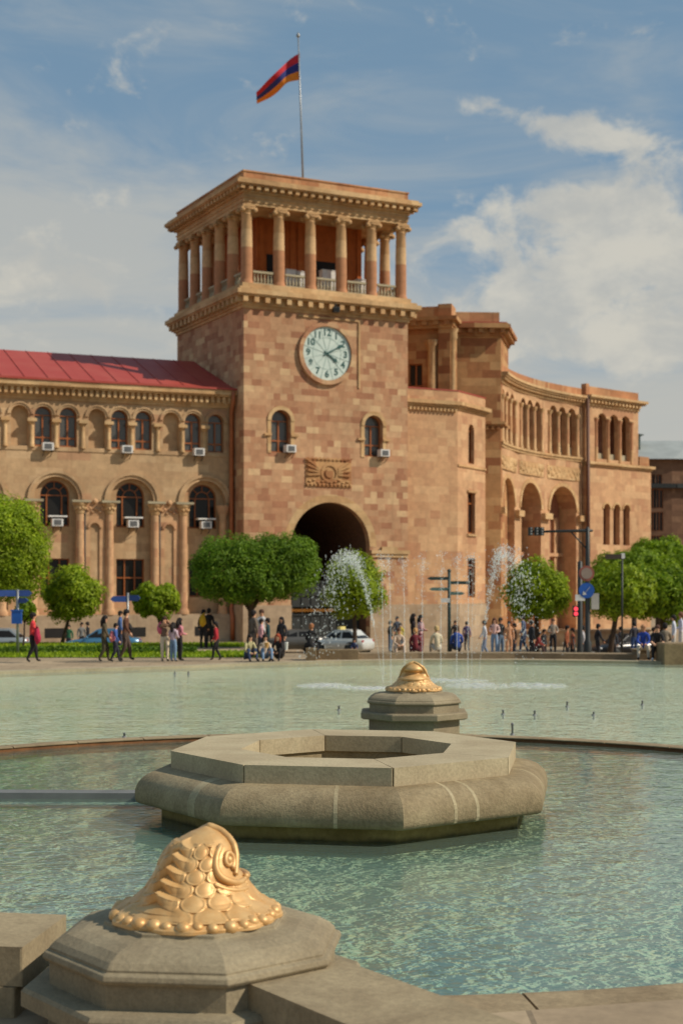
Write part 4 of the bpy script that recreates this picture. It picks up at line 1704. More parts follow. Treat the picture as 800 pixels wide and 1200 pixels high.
# ------------------------------------------------------------------ lower bay at the right of the tower
BO = (4.53, 105.90)
bay = thing('corner_bay', 'pinkish stone bay with a slanted corner face adjoining the tower right side', 'building', (BO[0], BO[1], 0), TA)
fa = frame((-1.5, 0), 0.0)
L1 = 4.61
f2a = R(60 - 27)
fb = frame((L1, 0), f2a)
L2 = 4.95
ex, ey, _ = fb(L2, 0, 0)
g = MB()
g.add([fa(0, LOW, 0), fa(L1 + 1.5, LOW, 0), fa(L1 + 1.5, 16.2, 0), fa(0, 16.2, 0)], [(0, 1, 2, 3)])
wall(g, fb, [(0, LOW), (L2, LOW), (L2, 16.2), (0, 16.2)], [arch_pts(2.4, 1.0, 11.9, 14.4, 12), rect_pts(2.4, 1.35, 6.6, 9.7), rect_pts(2.4, 1.35, 1.75, 4.75)], 0.4)
g.add([(ex, ey, LOW), (ex - 1.5, ey + 5, LOW), (ex - 1.5, ey + 5, 16.2), (ex, ey, 16.2)], [(0, 1, 2, 3)])
g.add([(-1.5, 0, 16.19), (L1, 0, 16.19), (ex, ey, 16.19), (ex - 1.5, ey + 5, 16.19), (-1.5, 8, 16.19)], [(0, 1, 2, 3, 4)])
g.build('wall', M['pink'], bay)
g = MB()
for z0, z1, o in ((15.75, 15.9, 0.1), (15.9, 16.05, 0.25), (16.05, 16.32, 0.42)):
    pbox(g, fa, 0.0, L1 + 1.5 + o * 0.3, z0, z1, -o, -0.002)
    pbox(g, fb, -o * 0.3 + 0.004, L2 + o * 0.6, z0, z1, -o, -0.002)
dentils(g, fa, 0.2, L1 + 1.4, 15.55, 15.748, -0.22, -0.002, 0.32, 0.16)
g.build('cornice', M['trim'], bay)
g = MB()
pbox(g, fb, 0.0, L2, 11.55, 11.7, -0.1, -0.002)
g.build('string_course', M['trim'], bay)
for c, z0, z1 in ((2.4, 9.7, 9.85), (2.4, 6.4, 6.55)):
    g = MB()
    pbox(g, fb, c - 0.8, c + 0.8, z0 + 0.004, z1, -0.12, -0.002)
    g.build('window_ledge', M['trim'], bay)
g = MB()
pbox(g, fa, 0.0, L1 + 1.5, 16.32, 17.12, 0.0, 0.3)
pbox(g, fb, 0.002, L2, 16.32, 17.12, 0.0, 0.3)
par = g.build('parapet', M['pink'], bay)
g = MB()
pbox(g, fa, 0.0, L1 + 1.5, 17.12, 17.2, -0.04, 0.34)
pbox(g, fb, 0.02, L2 + 0.02, 17.12, 17.2, -0.04, 0.34)
g.build('flashing', M['redroof'], par)
g = MB()
pbox(g, fa, 0.0, L1 + 1.54, LOW - 0.05, 1.3, -0.1, -0.003)
pbox(g, fb, 0.03, L2, LOW - 0.05, 1.3, -0.1, -0.003)
g.build('plinth', M['plinth'], bay)
add_window(bay, fb, 2.4, 1.0, 11.9, 14.4, 0.35, True, 'plain')
add_window(bay, fb, 2.4, 1.35, 6.6, 9.7, 0.35, False, 'plain', 8.9)
add_window(bay, fb, 2.4, 1.35, 1.75, 4.75, 0.35, False, 'plain', 4.0)

# ------------------------------------------------------------------ taller corner block and its pylon
blk = thing('corner_block', 'taller brown stone corner block with a plain pylon behind the bay', 'building', (0, 0, 0), 0)
pya, pyl = R(3.0), 3.85
pp = frame((8.55, 112.75), pya)
prx = pp(pyl, 0, 0)
ps = frame((prx[0], prx[1]), R(78))
g = MB()
g.add([pp(0, LOW, 0), pp(pyl, LOW, 0), pp(pyl, 22.4, 0), pp(0, 22.4, 0)], [(0, 1, 2, 3)])
g.add([ps(0, LOW, 0), ps(6, LOW, 0), ps(6, 22.4, 0), ps(0, 22.4, 0)], [(0, 1, 2, 3)])
a0 = pp(0, 0, 0)
b0 = ps(6, 0, 0)
g.add([(b0[0], b0[1], LOW), (b0[0] - 9, b0[1] + 2, LOW), (b0[0] - 9, b0[1] + 2, 22.4), (b0[0], b0[1], 22.4)], [(0, 1, 2, 3)])
g.build('pylon', M['dark_tuff'], blk)
g = MB()
for z0, z1, o in ((15.05, 15.2, 0.14), (15.2, 15.42, 0.34)):
    pbox(g, pp, 0.0, pyl + o * 0.9, z0, z1, -o, -0.002)
    pbox(g, ps, 0.0, 6, z0, z1, -o, -0.002)
dentils(g, pp, 0.3, pyl, 14.8, 15.045, -0.24, -0.002, 0.42, 0.2)
g.build('string_course', M['dark_tuff'], blk)
g = MB()
for z0, z1, o in ((22.05, 22.25, 0.14), (22.62, 22.92, 0.72), (22.92, 23.02, 0.55)):
    pbox(g, pp, 0.0, pyl + o * 0.9, z0, z1, -o, -0.002)
    pbox(g, ps, 0.0, 6, z0, z1, -o, -0.002)
pbox(g, pp, 0.0, pyl + 0.2, 22.25, 22.62, -0.22, -0.002)
pbox(g, ps, 0.0, 6, 22.25, 22.62, -0.22, -0.002)
dentils(g, pp, 0.1, pyl + 0.5, 22.27, 22.6, -0.56, -0.225, 0.72, 0.36)
dentils(g, ps, 0.0, 5.8, 22.27, 22.6, -0.56, -0.225, 0.72, 0.36)
g.build('cornice', M['dark_tuff'], blk)
g = MB()
pbox(g, pp, 0.15, pyl - 0.1, 23.02, 23.95, 0.1, 5.0)
par = g.build('parapet', M['parapet'], blk)
g = MB()
pbox(g, pp, 0.0, pyl + 0.4, 23.022, 23.1, -0.5, 0.098)
g.build('flashing', M['redroof'], par)
# attic tier with its loggia wall beside the tower
qa = R(-13.0)
q0 = (4.2, 111.45)
pq = frame(q0, qa)
QL = 4.2
qe = pq(QL, 0, 0)
g = MB()
wall(g, pq, [(0, 16.0), (QL - 0.95, 16.0), (QL - 0.95, 22.3), (0, 22.3)], [rect_pts(1.45, 1.05, 17.2, 19.7)], 0.4, 0, 0, 0.35)
pbox(g, pq, QL - 0.95, QL - 0.02, 16.0, 22.3, 0.0, 1.9)
pbox(g, pq, QL - 0.03, QL + 0.20, 16.0, 22.3, 0.6, 1.9)
g.build('attic_wall', M['dark_tuff'], blk)
add_window(blk, lambda u, z, d: pq(u, z, d + 0.35), 1.45, 1.05, 17.2, 19.7, 0.3, False, 'plain', 18.0)
g = MB()
x, y, z = pq(2.75, 0, 0.25)
g.lathe([(0.42, 16.2), (0.42, 16.5), (0.36, 16.6), (0.34, 20.9), (0.42, 21.05), (0.5, 21.3), (0.5, 21.45)], 16, (x, y, 0))
x, y, z = pq(QL + 0.05, 0, 0.45)
g.lathe([(0.30, 16.2), (0.26, 16.5), (0.25, 21.3), (0.42, 21.6), (0.40, 22.0), (0.5, 22.28)], 14, (x, y, 0))
g.build('column', M['trim'], blk)
g = MB()
pr = frame((qe[0], qe[1]), qa + PI / 2)
for z0, z1, o in ((22.3, 22.5, 0.15), (22.5, 22.85, 0.25), (22.85, 23.15, 0.55)):
    pbox(g, pq, 0, QL + o, z0, z1, -o, 2.0)
dentils(g, pq, 0.1, QL + 0.2, 22.52, 22.84, -0.45, -0.255, 0.8, 0.4)
g.build('attic_cornice', M['dark_tuff'], blk)
g = MB()
pbox(g, pq, 0, QL - 0.95, 23.15, 23.98, 0.0, 2.0)
pbox(g, pq, QL - 0.95, QL + 0.1, 23.152, 24.12, -0.14, 2.0)
g.build('attic_parapet', M['parapet'], blk)

# ------------------------------------------------------------------ curved wing
cw = thing('curved_wing', 'curving pink stone wing with tall arches and a columned upper gallery', 'building', (0, 0, 0), 0)
CL = 17.6
H0, H1 = R(75), R(44)
CS = (12.35, 113.1)
RC_ = CL / (H0 - H1)


def PC(u, z, d):
    h = H0 - (H0 - H1) * u / CL
    x = CS[0] + RC_ * (math.sin(H0) - math.sin(h))
    y = CS[1] + RC_ * (math.cos(h) - math.cos(H0))
    return (x - d * math.sin(h), y + d * math.cos(h), z)


def cband(mb, u0, u1, z0, z1, d0, d1, mat=0, n=24):
    for i in range(n):
        pbox(mb, PC, u0 + (u1 - u0) * i / n, u0 + (u1 - u0) * (i + 1) / n, z0, z1, d0, d1, mat)


BAYS = [(0.0, 5.85), (5.85, 11.70), (11.70, CL)]
g = MB()
deep = MB()
for a, b in BAYS:
    c = (a + b) / 2
    ah = arch_pts(c, 4.3, LOW + 0.02, 9.1, 22)
    wall(g, PC, [(a, LOW), (b, LOW), (b, 13.72), (a, 13.72)], [ah], 1.9)
    # gallery: three openings
    hs = [arch_pts(c + k * 1.50, 1.12, 13.95, 17.6, 10) for k in (-1, 0, 1)]
    wall(g, PC, [(a, 13.72), (b, 13.72), (b, 19.0), (a, 19.0)], hs, 0.5)
    # back walls of arch and gallery
    deep.add([PC(a, LOW, 1.9), PC(b, LOW, 1.9), PC(b, 12.2, 1.9), PC(a, 12.2, 1.9)], [(0, 1, 2, 3)])
    if b == CL:
        deep.add([PC(b, 13.0, 0.5), PC(b, 13.0, 2.6), PC(b, 19.0, 2.6), PC(b, 19.0, 0.5)], [(0, 1, 2, 3)])
    deep.add([PC(a, 13.0, 2.6), PC(b, 13.0, 2.6), PC(b, 19.0, 2.6), PC(a, 19.0, 2.6)], [(0, 1, 2, 3)])
g.build('wall', M['pink'], cw)
cband(deep, 0, CL, 18.6, 18.7, 0.5, 2.6)
deep.build('inner_wall', M['rust_in'], cw)
g = MB()
cband(g, 0, CL, 13.55, 13.75, -0.16, -0.002)
cband(g, 0, CL, 13.75, 13.93, -0.26, 0.5)
g.build('string_course', M['trim'], cw)
g = MB()
cband(g, 0, CL, 18.55, 18.75, -0.12, -0.002)
cband(g, 0, CL, 19.0, 19.15, -0.5, 3.0)
cband(g, 0, CL, 19.15, 19.35, -0.62, 3.0)
dentils(g, PC, 0, CL, 18.76, 18.998, -0.4, -0.002, 0.46, 0.24)
g.build('cornice', M['trim'], cw)
for a, b in BAYS:
    g = MB()
    ring(g, PC, (a + b) / 2, 9.1, 2.15, 2.48, -0.08, 0.05, n=22)
    g.build('archivolt', M['trim'], cw)
for u in (0.0, 5.85, 11.70, CL):
    g = MB()
    pbox(g, PC, max(u - 0.70, 0), min(u + 0.70, CL), 8.3, 8.8, -0.40, 0.3)
    g.build('impost', M['trim'], cw)
g = MB()
cband(g, 0, CL, 19.35, 20.05, 0.02, 0.4)
g.build('parapet', M['parapet'], cw)
for a, b in BAYS:
    c = (a + b) / 2
    fr_ = MB()
    rg = random.Random(int(a * 7))
    pbox(fr_, PC, a + 0.35, b - 0.35, 11.85, 12.95, -0.05, -0.002)
    for k in range(22):
        u = a + 0.55 + (b - a - 1.1) * k / 21
        fr_.ball(PC(u, 12.4 + 0.28 * math.sin(k * 1.9), -0.06), (0.16, 0.12, 0.2 + 0.1 * rg.random()), 7, 5)
    fr_.build('carved_frieze', M['trim'], cw)
    for k in (-1.5, -0.5, 0.5, 1.5):
        x, y, z = PC(c + k * 1.5, 0, -0.03)
        gg = MB()
        gg.lathe([(0.24, 13.94), (0.24, 14.1), (0.185, 14.18), (0.165, 17.3)], 10, (x, y, 0))
        cl = gg.build('column', M['drums'], cw)
        gg = MB()
        gg.lathe([(0.17, 17.3), (0.28, 17.55), (0.28, 17.66)], 10, (x, y, 0))
        gg.build('capital', M['trim'], cl)
    for k in (-1, 0, 1):
        gg = MB()
        pbox(gg, PC, c + k * 1.5 - 0.5, c + k * 1.5 + 0.5, 13.94, 14.75, 0.42, 0.48)
        gg.build('balustrade', M['kerb'], cw)
    # piers and doorway inside the arch
    gg = MB()
    for s in (-1, 1):
        pbox(gg, PC, c + s * 1.25 - 0.25, c + s * 1.25 + 0.25, LOW, 8.6, 1.5, 1.898)
    pbox(gg, PC, c - 2.1, c + 2.1, 5.2, 5.5, 1.4, 1.49)
    gg.build('inner_pier', M['pink'], cw)
    gg = MB()
    pbox(gg, PC, c - 0.8, c + 0.8, LOW + 0.02, 4.6, 1.85, 1.897)
    pbox(gg, PC, c - 0.7, c + 0.7, 5.9, 8.5, 1.85, 1.897)
    gg.build('doorway', M['dark'], cw)

# ------------------------------------------------------------------ pavilion closing the curved wing
va = R(42)
v0 = PC(CL + 0.25, 0, -0.25)
pav = thing('end_pavilion', 'square pink stone pavilion with three upper openings at the far right end', 'building', (v0[0], v0[1], 0), va)
pv = frame((0, 0), 0.0)
VL, VLO = 7.65, 9.3
pvr = frame((VL, 0), PI / 2)
pvl = frame((VLO, -0.2), PI / 2)
g = MB()
h3 = [arch_pts(4.05 + k * 1.72, 1.3, 13.95, 17.4, 10) for k in (-1, 0, 1)]
wall(g, pv, [(0, 13.6), (VL, 13.6), (VL, 18.6), (0, 18.6)], h3, 0.5)
g.add([pvr(0, 13.6, 0), pvr(7, 13.6, 0), pvr(7, 18.6, 0), pvr(0, 18.6, 0)], [(0, 1, 2, 3)])
pvf = lambda u, z, d: pv(u, z, d - 0.2)
h4 = [arch_pts(4.15 + k * 1.45, 0.95, 6.3, 9.5, 10) for k in (-1, 0, 1)]
wall(g, pvf, [(0, LOW), (VLO, LOW), (VLO, 13.2), (0, 13.2)], h4, 0.5)
g.add([pvl(0, LOW, 0), pvl(7, LOW, 0), pvl(7, 13.2, 0), pvl(0, 13.2, 0)], [(0, 1, 2, 3)])
g.add([(0, -0.2, LOW), (0, 1.5, LOW), (0, 1.5, 19.4), (0, 0, 19.4), (0, 0, 13.5), (0, -0.2, 13.5)], [(0, 1, 2, 3, 4, 5)])
g.build('wall', M['pink'], pav)
g = MB()
g.add([pv(0, 13.6, 2.3), pv(VL, 13.6, 2.3), pv(VL, 18.6, 2.3), pv(0, 18.6, 2.3)], [(0, 1, 2, 3)])
g.build('inner_wall', M['rust_in'], pav)
g = MB()
g.add([pv(0, 6, 0.45), pv(VL, 6, 0.45), pv(VL, 10.2, 0.45), pv(0, 10.2, 0.45)], [(0, 1, 2, 3)])
g.build('blind_wall', M['rust_in'], pav)
g = MB()
g.add([pv(0, 18.55, 0.5), pv(VL, 18.55, 0.5), pv(VL, 18.55, 2.3), pv(0, 18.55, 2.3)], [(0, 1, 2, 3)])
g.build('gallery_ceiling', M['rust_in'], pav)
g = MB()
for P, L in ((pv, VL), (pvr, 7.0)):
    for z0, z1, o in ((18.6, 18.8, 0.1), (19.12, 19.28, 0.5), (19.28, 19.5, 0.66)):
        pbox(g, P, -0.0, L + (o if P is pv else 0), z0, z1, -o, 0.4)
    pbox(g, P, 0, L, 18.8, 19.12, -0.12, 0.4)
    dentils(g, P, 0.1, L, 18.83, 19.1, -0.42, -0.125, 0.5, 0.26)
g.build('cornice', M['trim'], pav)
g = MB()
for z0, z1, o in ((13.2, 13.38, 0.12), (13.38, 13.62, 0.3)):
    pbox(g, pvf, 0, VLO + o, z0, z1, -o, 0.6)
    pbox(g, pvl, 0.002, 7, z0, z1, -o, 1.7)
g.build('string_course', M['trim'], pav)
g = MB()
pbox(g, pv, 0.0, 0.42, 19.5, 20.5, -0.05, 0.5)
pbox(g, pv, 0.42, VL, 19.5, 20.3, 0.0, 0.4)
pbox(g, pvr, 0.402, 7, 19.5, 20.3, 0.0, 0.4)
g.build('parapet', M['parapet'], pav)
g = MB()
pbox(g, pvl, 0.1, 6.8, 13.62, 14.5, 0.15, 1.6)
g.build('low_parapet', M['parapet'], pav)
for k in (-1.5, -0.5, 0.5, 1.5):
    x, y, z = pv(4.05 + k * 1.72, 0, 0.05)
    gg = MB()
    gg.lathe([(0.25, 13.64), (0.2, 13.85), (0.18, 17.2), (0.3, 17.5), (0.3, 17.6)], 10, (x, y, 0))
    gg.build('column', M['drums'], pav)
for k in (-1, 0, 1):
    gg = MB()
    pbox(gg, pv, 4.05 + k * 1.72 - 0.6, 4.05 + k * 1.72 + 0.6, 13.64, 14.5, 0.4, 0.46)
    gg.build('balustrade', M['kerb'], pav)
g = MB()
for k in (-1, 0, 1):
    ring(g, pvf, 4.15 + k * 1.45, 9.5, 0.475, 0.64, -0.08, 0.02, n=12)
g.build('archivolt', M['trim'], pav)
g = MB()
g.tube([pv(-0.1, 19.4, -0.3), pv(-0.1, LOW, -0.42)], 0.16, 8)
g.build('downpipe', plain('brown_downpipe', srgb(96, 62, 44), 0.6), pav)

# ------------------------------------------------------------------ dark brown block far right
fbk = thing('brown_block', 'dark brown block with a pale grey hipped metal roof at the right edge', 'building', (0, 0, 0), 0)
Yb = 172.0
bx0, bxc, bx1 = gx(752, Yb), gx(790, Yb), gx(790, Yb) + 26
zf = lambda py: EYE + (685 - py) * Yb / 1700
far1 = frame((bx0 - 22, Yb + 1.5), 0.0)
far2 = frame((bx0, Yb), 0.0)
g = MB()
W1 = bxc - bx0 + 22
hs = []
for zc in (zf(595), zf(622), zf(650)):
    for px in (768, 775.5):
        hs.append(rect_pts(gx(px, Yb) - bx0 + 22, 0.85, zc, zc + 2.3))
for px in (767, 774):
    hs.append(rect_pts(gx(px, Yb) - bx0 + 22, 0.85, zf(567), zf(555)))
wall(g, far1, [(0, LOW), (W1, LOW), (W1, zf(536)), (0, zf(536))], hs, 0.3)
far3 = frame((bxc, Yb + 1.5), R(12))
g.add([far3(0, LOW, 0), far3(26, LOW, 0), far3(26, zf(536), 0), far3(0, zf(536), 0)], [(0, 1, 2, 3)])
g.build('wall', M['brownblock'], fbk)
g = MB()
pbox(g, far1, 0, W1 + 0.4, zf(571), zf(566), -0.6, -0.003)
pbox(g, far3, 0.4, 26, zf(571), zf(566), -0.6, -0.003)
g.build('cornice', M['darkmetal'], fbk)
for h in hs:
    c = sum(p[0] for p in h) / 4
    add_window(fbk, far1, c, 0.85, h[0][1], h[2][1], 0.25, False, 'plain')
g = MB()
zr0, zr1 = zf(537), EYE + (685 - 516) * (Yb + 9) / 1700
a, b, c = far1(-0.5, 0, -0.7), far1(W1, 0, -0.7), far3(26, 0, -0.7)
d, e, f = far1(0, 0, 9), far1(W1 + 4.5, 0, 8), far3(26, 0, 9)
g.add([(a[0], a[1], zr0), (b[0], b[1], zr0), (e[0], e[1], zr1), (d[0], d[1], zr1)], [(0, 1, 2, 3)])
g.add([(b[0], b[1], zr0), (c[0], c[1], zr0), (f[0], f[1], zr1), (e[0], e[1], zr1)], [(0, 1, 2, 3)])
ro = g.build('roof', M['greyroof'], fbk)
g = MB()
dx = gx(756, Yb) - 1
g.box(dx - 1.3, dx + 1.4, Yb + 5, Yb + 8, zr1 - 2.0, zr1 + 0.35)
g.add([(dx - 1.6, Yb + 4.8, zr1 + 0.7), (dx + 1.9, Yb + 4.8, zr1 + 0.3), (dx + 1.9, Yb + 8.2, zr1 + 0.3), (dx - 1.6, Yb + 8.2, zr1 + 0.7)], [(0, 1, 2, 3)])
g.build('dormer', plain('green_grey_metal', srgb(96, 110, 98), 0.5), ro)
g = MB()
g.tube([(gx(762, Yb), Yb + 8, zr1 - 0.5), (gx(762, Yb), Yb + 8, zf(480))], 0.05, 6)
g.build('aerial', M['darkmetal'], ro)
# ------------------------------------------------------------------ trees and hedges
def make_tree(label, loc, crown_c, rad, mat, seed, trunk_h, trunk_r=0.13, clumps=70, leaves=7000, lsize=0.15, lean=(0, 0), lobes=None, smooth=False, group='round clipped street trees'):
    rg = random.Random(seed)
    t = thing('round_tree', label, 'tree', loc, 0, group)
    tr = MB()
    cx, cy, cz = crown_c
    pts = [(0, 0, -0.1), (lean[0] * 0.3 + 0.03, lean[1] * 0.3, trunk_h * 0.5), (lean[0] * 0.7, lean[1] * 0.7, trunk_h), (cx * 0.8, cy * 0.8, cz)]
    tr.tube(pts, [trunk_r * 1.25, trunk_r, trunk_r * 0.85, trunk_r * 0.4], 9)
    for k in range(6):
        a = k * PI / 3 + rg.uniform(-.4, .4)
        e = (cx + rad[0] * 0.65 * math.cos(a), cy + rad[1] * 0.65 * math.sin(a), cz + rad[2] * rg.uniform(-.35, .45))
        s = (lean[0] * 0.7, lean[1] * 0.7, trunk_h * rg.uniform(0.86, 1.0))
        mid = ((s[0] + e[0]) / 2 + rg.uniform(-.1, .1), (s[1] + e[1]) / 2, s[2] + (e[2] - s[2]) * 0.62)
        tr.tube([s, mid, e], [trunk_r * 0.55, trunk_r * 0.4, trunk_r * 0.12], 6)
    tr.build('trunk', M['bark'], t)
    lb = lobes or [((cx, cy, cz), rad)]
    cl = []
    tot = sum(r[0] * r[2] for c, r in lb)
    for c, r in lb:
        for k in range(int(clumps * r[0] * r[2] / tot) + 1):
            z = rg.uniform(-0.95, 1)
            a = rg.uniform(0, 2 * PI)
            q = max(0, 1 - z * z) ** (0.30 if z < 0 else 0.42)
            f = rg.uniform(0.72, 0.82) if smooth else rg.uniform(0.60, 0.84)
            cl.append((Vector((c[0] + r[0] * q * math.cos(a) * f, c[1] + r[1] * q * math.sin(a) * f, c[2] + r[2] * z * f)), (rg.uniform(0.20, 0.30) if smooth else rg.uniform(0.26, 0.42)) * min(r), Vector(c)))
    # inner leaves that close the crown
    cr = MB()
    per = int(leaves * 0.86) // len(cl)
    for c, r in lb:
        for k in range(int(leaves * 0.14 * r[0] * r[2] / tot)):
            d = Vector((rg.gauss(0, 1), rg.gauss(0, 1), rg.gauss(0, 1))).normalized() * rg.uniform(0.45, 0.78)
            q = Vector((c[0] + d.x * r[0], c[1] + d.y * r[1], c[2] + d.z * r[2]))
            n = Vector((rg.gauss(0, 1), rg.gauss(0, 1), rg.gauss(0, 1))).normalized()
            u = n.orthogonal().normalized()
            v = n.cross(u)
            L = lsize * 1.7
            cr.add([q - u * L * 0.6, q + v * L * 0.35, q + u * L * 0.7, q - v * L * 0.35], [(0, 1, 2, 3)])
    for p, r, cc in cl:
        out = (p - cc).normalized()
        for k in range(per):
            while True:
                d = Vector((rg.gauss(0, 1), rg.gauss(0, 1), rg.gauss(0, 1))).normalized()
                if d.dot(out) > -0.55:
                    break
            q = p + d * r * rg.uniform(0.62, 1.05)
            n = (d + out * 0.4 + Vector((rg.uniform(-.6, .6), rg.uniform(-.6, .6), rg.uniform(-.3, .8)))).normalized()
            u = n.cross(Vector((rg.uniform(-1, 1), rg.uniform(-1, 1), rg.uniform(-1, 1)))).normalized()
            v = n.cross(u)
            L = lsize * rg.uniform(0.6, 1.25)
            w = L * 0.62
            cr.add([q - u * L * 0.6, q + v * w * 0.5 + n * 0.02, q + u * L * 0.75, q - v * w * 0.5 + n * 0.02], [(0, 1, 2, 3)])
    cr.build('crown', M[mat], t, uv=False, recalc=False)
    return t


def tree_px(label, px, Y, py0, py1, half_px, mat, seed, base_px=None, **k):
    """round crown spanning photo rows py0..py1 at the distance Y on its own trunk"""
    zb = gz(gx(px, Y), Y)
    z1, z0 = EYE + (685 - py0) * Y / 1700, EYE + (685 - py1) * Y / 1700
    bx = gx(base_px if base_px is not None else px, Y)
    rx = half_px * Y / 1700
    rz = (z1 - z0) / 2
    cz = (z1 + z0) / 2 - zb
    cx = gx(px, Y) - bx
    return make_tree(label, (bx, Y, zb), (cx, 0, cz), (rx, rx, rz), mat, seed, cz - rz * 0.75, lean=(cx, 0), **k)


tree_px('large round tree at the left edge in front of the arcaded wing', -4, 63, 578, 712, 66, 'leaf_bright', 1, base_px=-14, leaves=30000, clumps=240, lsize=0.12, smooth=True, trunk_r=0.17)
tree_px('small airy tree with a forked trunk beside the blue parked car', 86, 66, 662, 730, 34, 'leaf_bright', 2, base_px=72, leaves=6500, clumps=55, trunk_r=0.08)
tree_px('smallest tree with a flattened crown behind the pink-clad pair', 181, 66, 682, 725, 31, 'leaf_bright', 3, base_px=192, leaves=6000, clumps=46, trunk_r=0.07)
Yt = 62.0
s_ = Yt / 1700
make_tree('wide double-lobed dark green tree left of the passage arch', (gx(294, Yt), Yt, 0.0), (0, 0, 3.2), (2.0, 1.4, 1.2), 'leaf_deep', 4, 1.75, trunk_r=0.15, clumps=420, leaves=44000, lsize=0.105, smooth=True,
          lobes=[((gx(270, Yt) - gx(294, Yt), 0, EYE + 17 * s_), (50 * s_, 1.8, 43 * s_)), ((gx(338, Yt) - gx(294, Yt), 0.5, EYE + 21 * s_), (40 * s_, 1.6, 41 * s_)),
                 ((gx(306, Yt) - gx(294, Yt), 0.3, EYE + 22 * s_), (42 * s_, 1.6, 40 * s_)), ((gx(300, Yt) - gx(294, Yt), 0.0, EYE + 2 * s_), (52 * s_, 1.5, 26 * s_))])
tree_px('light green tree behind the left arching water jet', 415, 78, 648, 728, 38, 'leaf_bright', 5, leaves=9500, clumps=64, trunk_r=0.12)
tree_px('loose bright green tree beside the right arching water jet', 628, 70, 657, 728, 40, 'leaf_bright', 6, leaves=9500, clumps=66, trunk_r=0.12)
tree_px('round bright green tree with a leaning trunk behind the traffic light mast', 726, 68, 660, 726, 44, 'leaf_bright', 7, base_px=712, leaves=9500, clumps=64, trunk_r=0.13)
tree_px('flat-topped darker tree behind the mast and in front of the pavilion', 742, 84, 643, 694, 56, 'leaf_mid', 8, leaves=12000, clumps=100, trunk_r=0.15)
tree_px('topmost tree of the cluster, in front of the dark brown block', 770, 92, 627, 672, 36, 'leaf_mid', 9, leaves=8500, clumps=60, trunk_r=0.15)
tree_px('broad tree cut by the right picture edge, nearest of the right cluster', 776, 70, 658, 732, 48, 'leaf_mid', 10, leaves=13000, clumps=84, trunk_r=0.15)
tree_px('hazy green tree seen behind the right street trees', 812, 90, 636, 720, 40, 'leaf_mid', 12, leaves=7500, clumps=60, trunk_r=0.15)
tree_px('tuft of green leaves on a thin young stem under the large left tree', 30, 61, 700, 732, 15, 'leaf_mid', 13, base_px=27, leaves=900, clumps=14, trunk_r=0.04)


def hedge(label, x0, x1, y, w, h, seed):
    rg = random.Random(seed)
    g = MB()
    n = int((x1 - x0) * 420)
    for k in range(n):
        x = rg.uniform(x0, x1)
        a = rg.uniform(-0.2, PI + 0.2)
        wob = 1 + 0.18 * noise.noise(Vector((x * 1.4, seed, 0)))
        q = Vector((x, y + math.cos(a) * w * 0.5 * rg.uniform(.75, 1.05), max(0.02, math.sin(a) * h * wob * rg.uniform(.75, 1.05))))
        m = Vector((rg.uniform(-1, 1), rg.uniform(-1, .4), rg.uniform(-.3, 1))).normalized()
        u = m.cross(Vector((rg.uniform(-1, 1), rg.uniform(-1, 1), rg.uniform(-1, 1)))).normalized()
        v = m.cross(u)
        L = 0.075 * rg.uniform(0.7, 1.3)
        g.add([q - u * L, q + v * L * .6, q + u * L, q - v * L * .6], [(0, 1, 2, 3)])
    g.box(x0, x1, y - w * 0.36, y + w * 0.36, 0.01, h * 0.72)
    return tag(g.build('hedge', M['hedge'], uv=False, recalc=False), label, 'hedge')


hedge('low clipped green hedge along the front lawn at the left', -15, gx(231, 58), 57.6, 0.6, 0.28, 5)


# ------------------------------------------------------------------ people
def skin_mesh(verts, edges, radii, root, sub=1):
    me = bpy.data.meshes.new('tmp')
    me.from_pydata(verts, edges, [])
    o = bpy.data.objects.new('tmp', me)
    col.objects.link(o)
    md = o.modifiers.new('skin', 'SKIN')
    md.branch_smoothing = 0.6
    md.use_smooth_shade = True
    for i, sv in enumerate(me.skin_vertices[0].data):
        r = radii[i]
        sv.radius = r if isinstance(r, tuple) else (r, r)
        sv.use_root = (i == root)
    sm = o.modifiers.new('sub', 'SUBSURF')
    sm.levels = sub
    sm.render_levels = sub
    dg = bpy.context.evaluated_depsgraph_get()
    res = bpy.data.meshes.new_from_object(o.evaluated_get(dg))
    bpy.data.objects.remove(o)
    bpy.data.meshes.remove(me)
    return res


SKIN = [(206, 152, 118), (192, 138, 104), (214, 164, 132)]


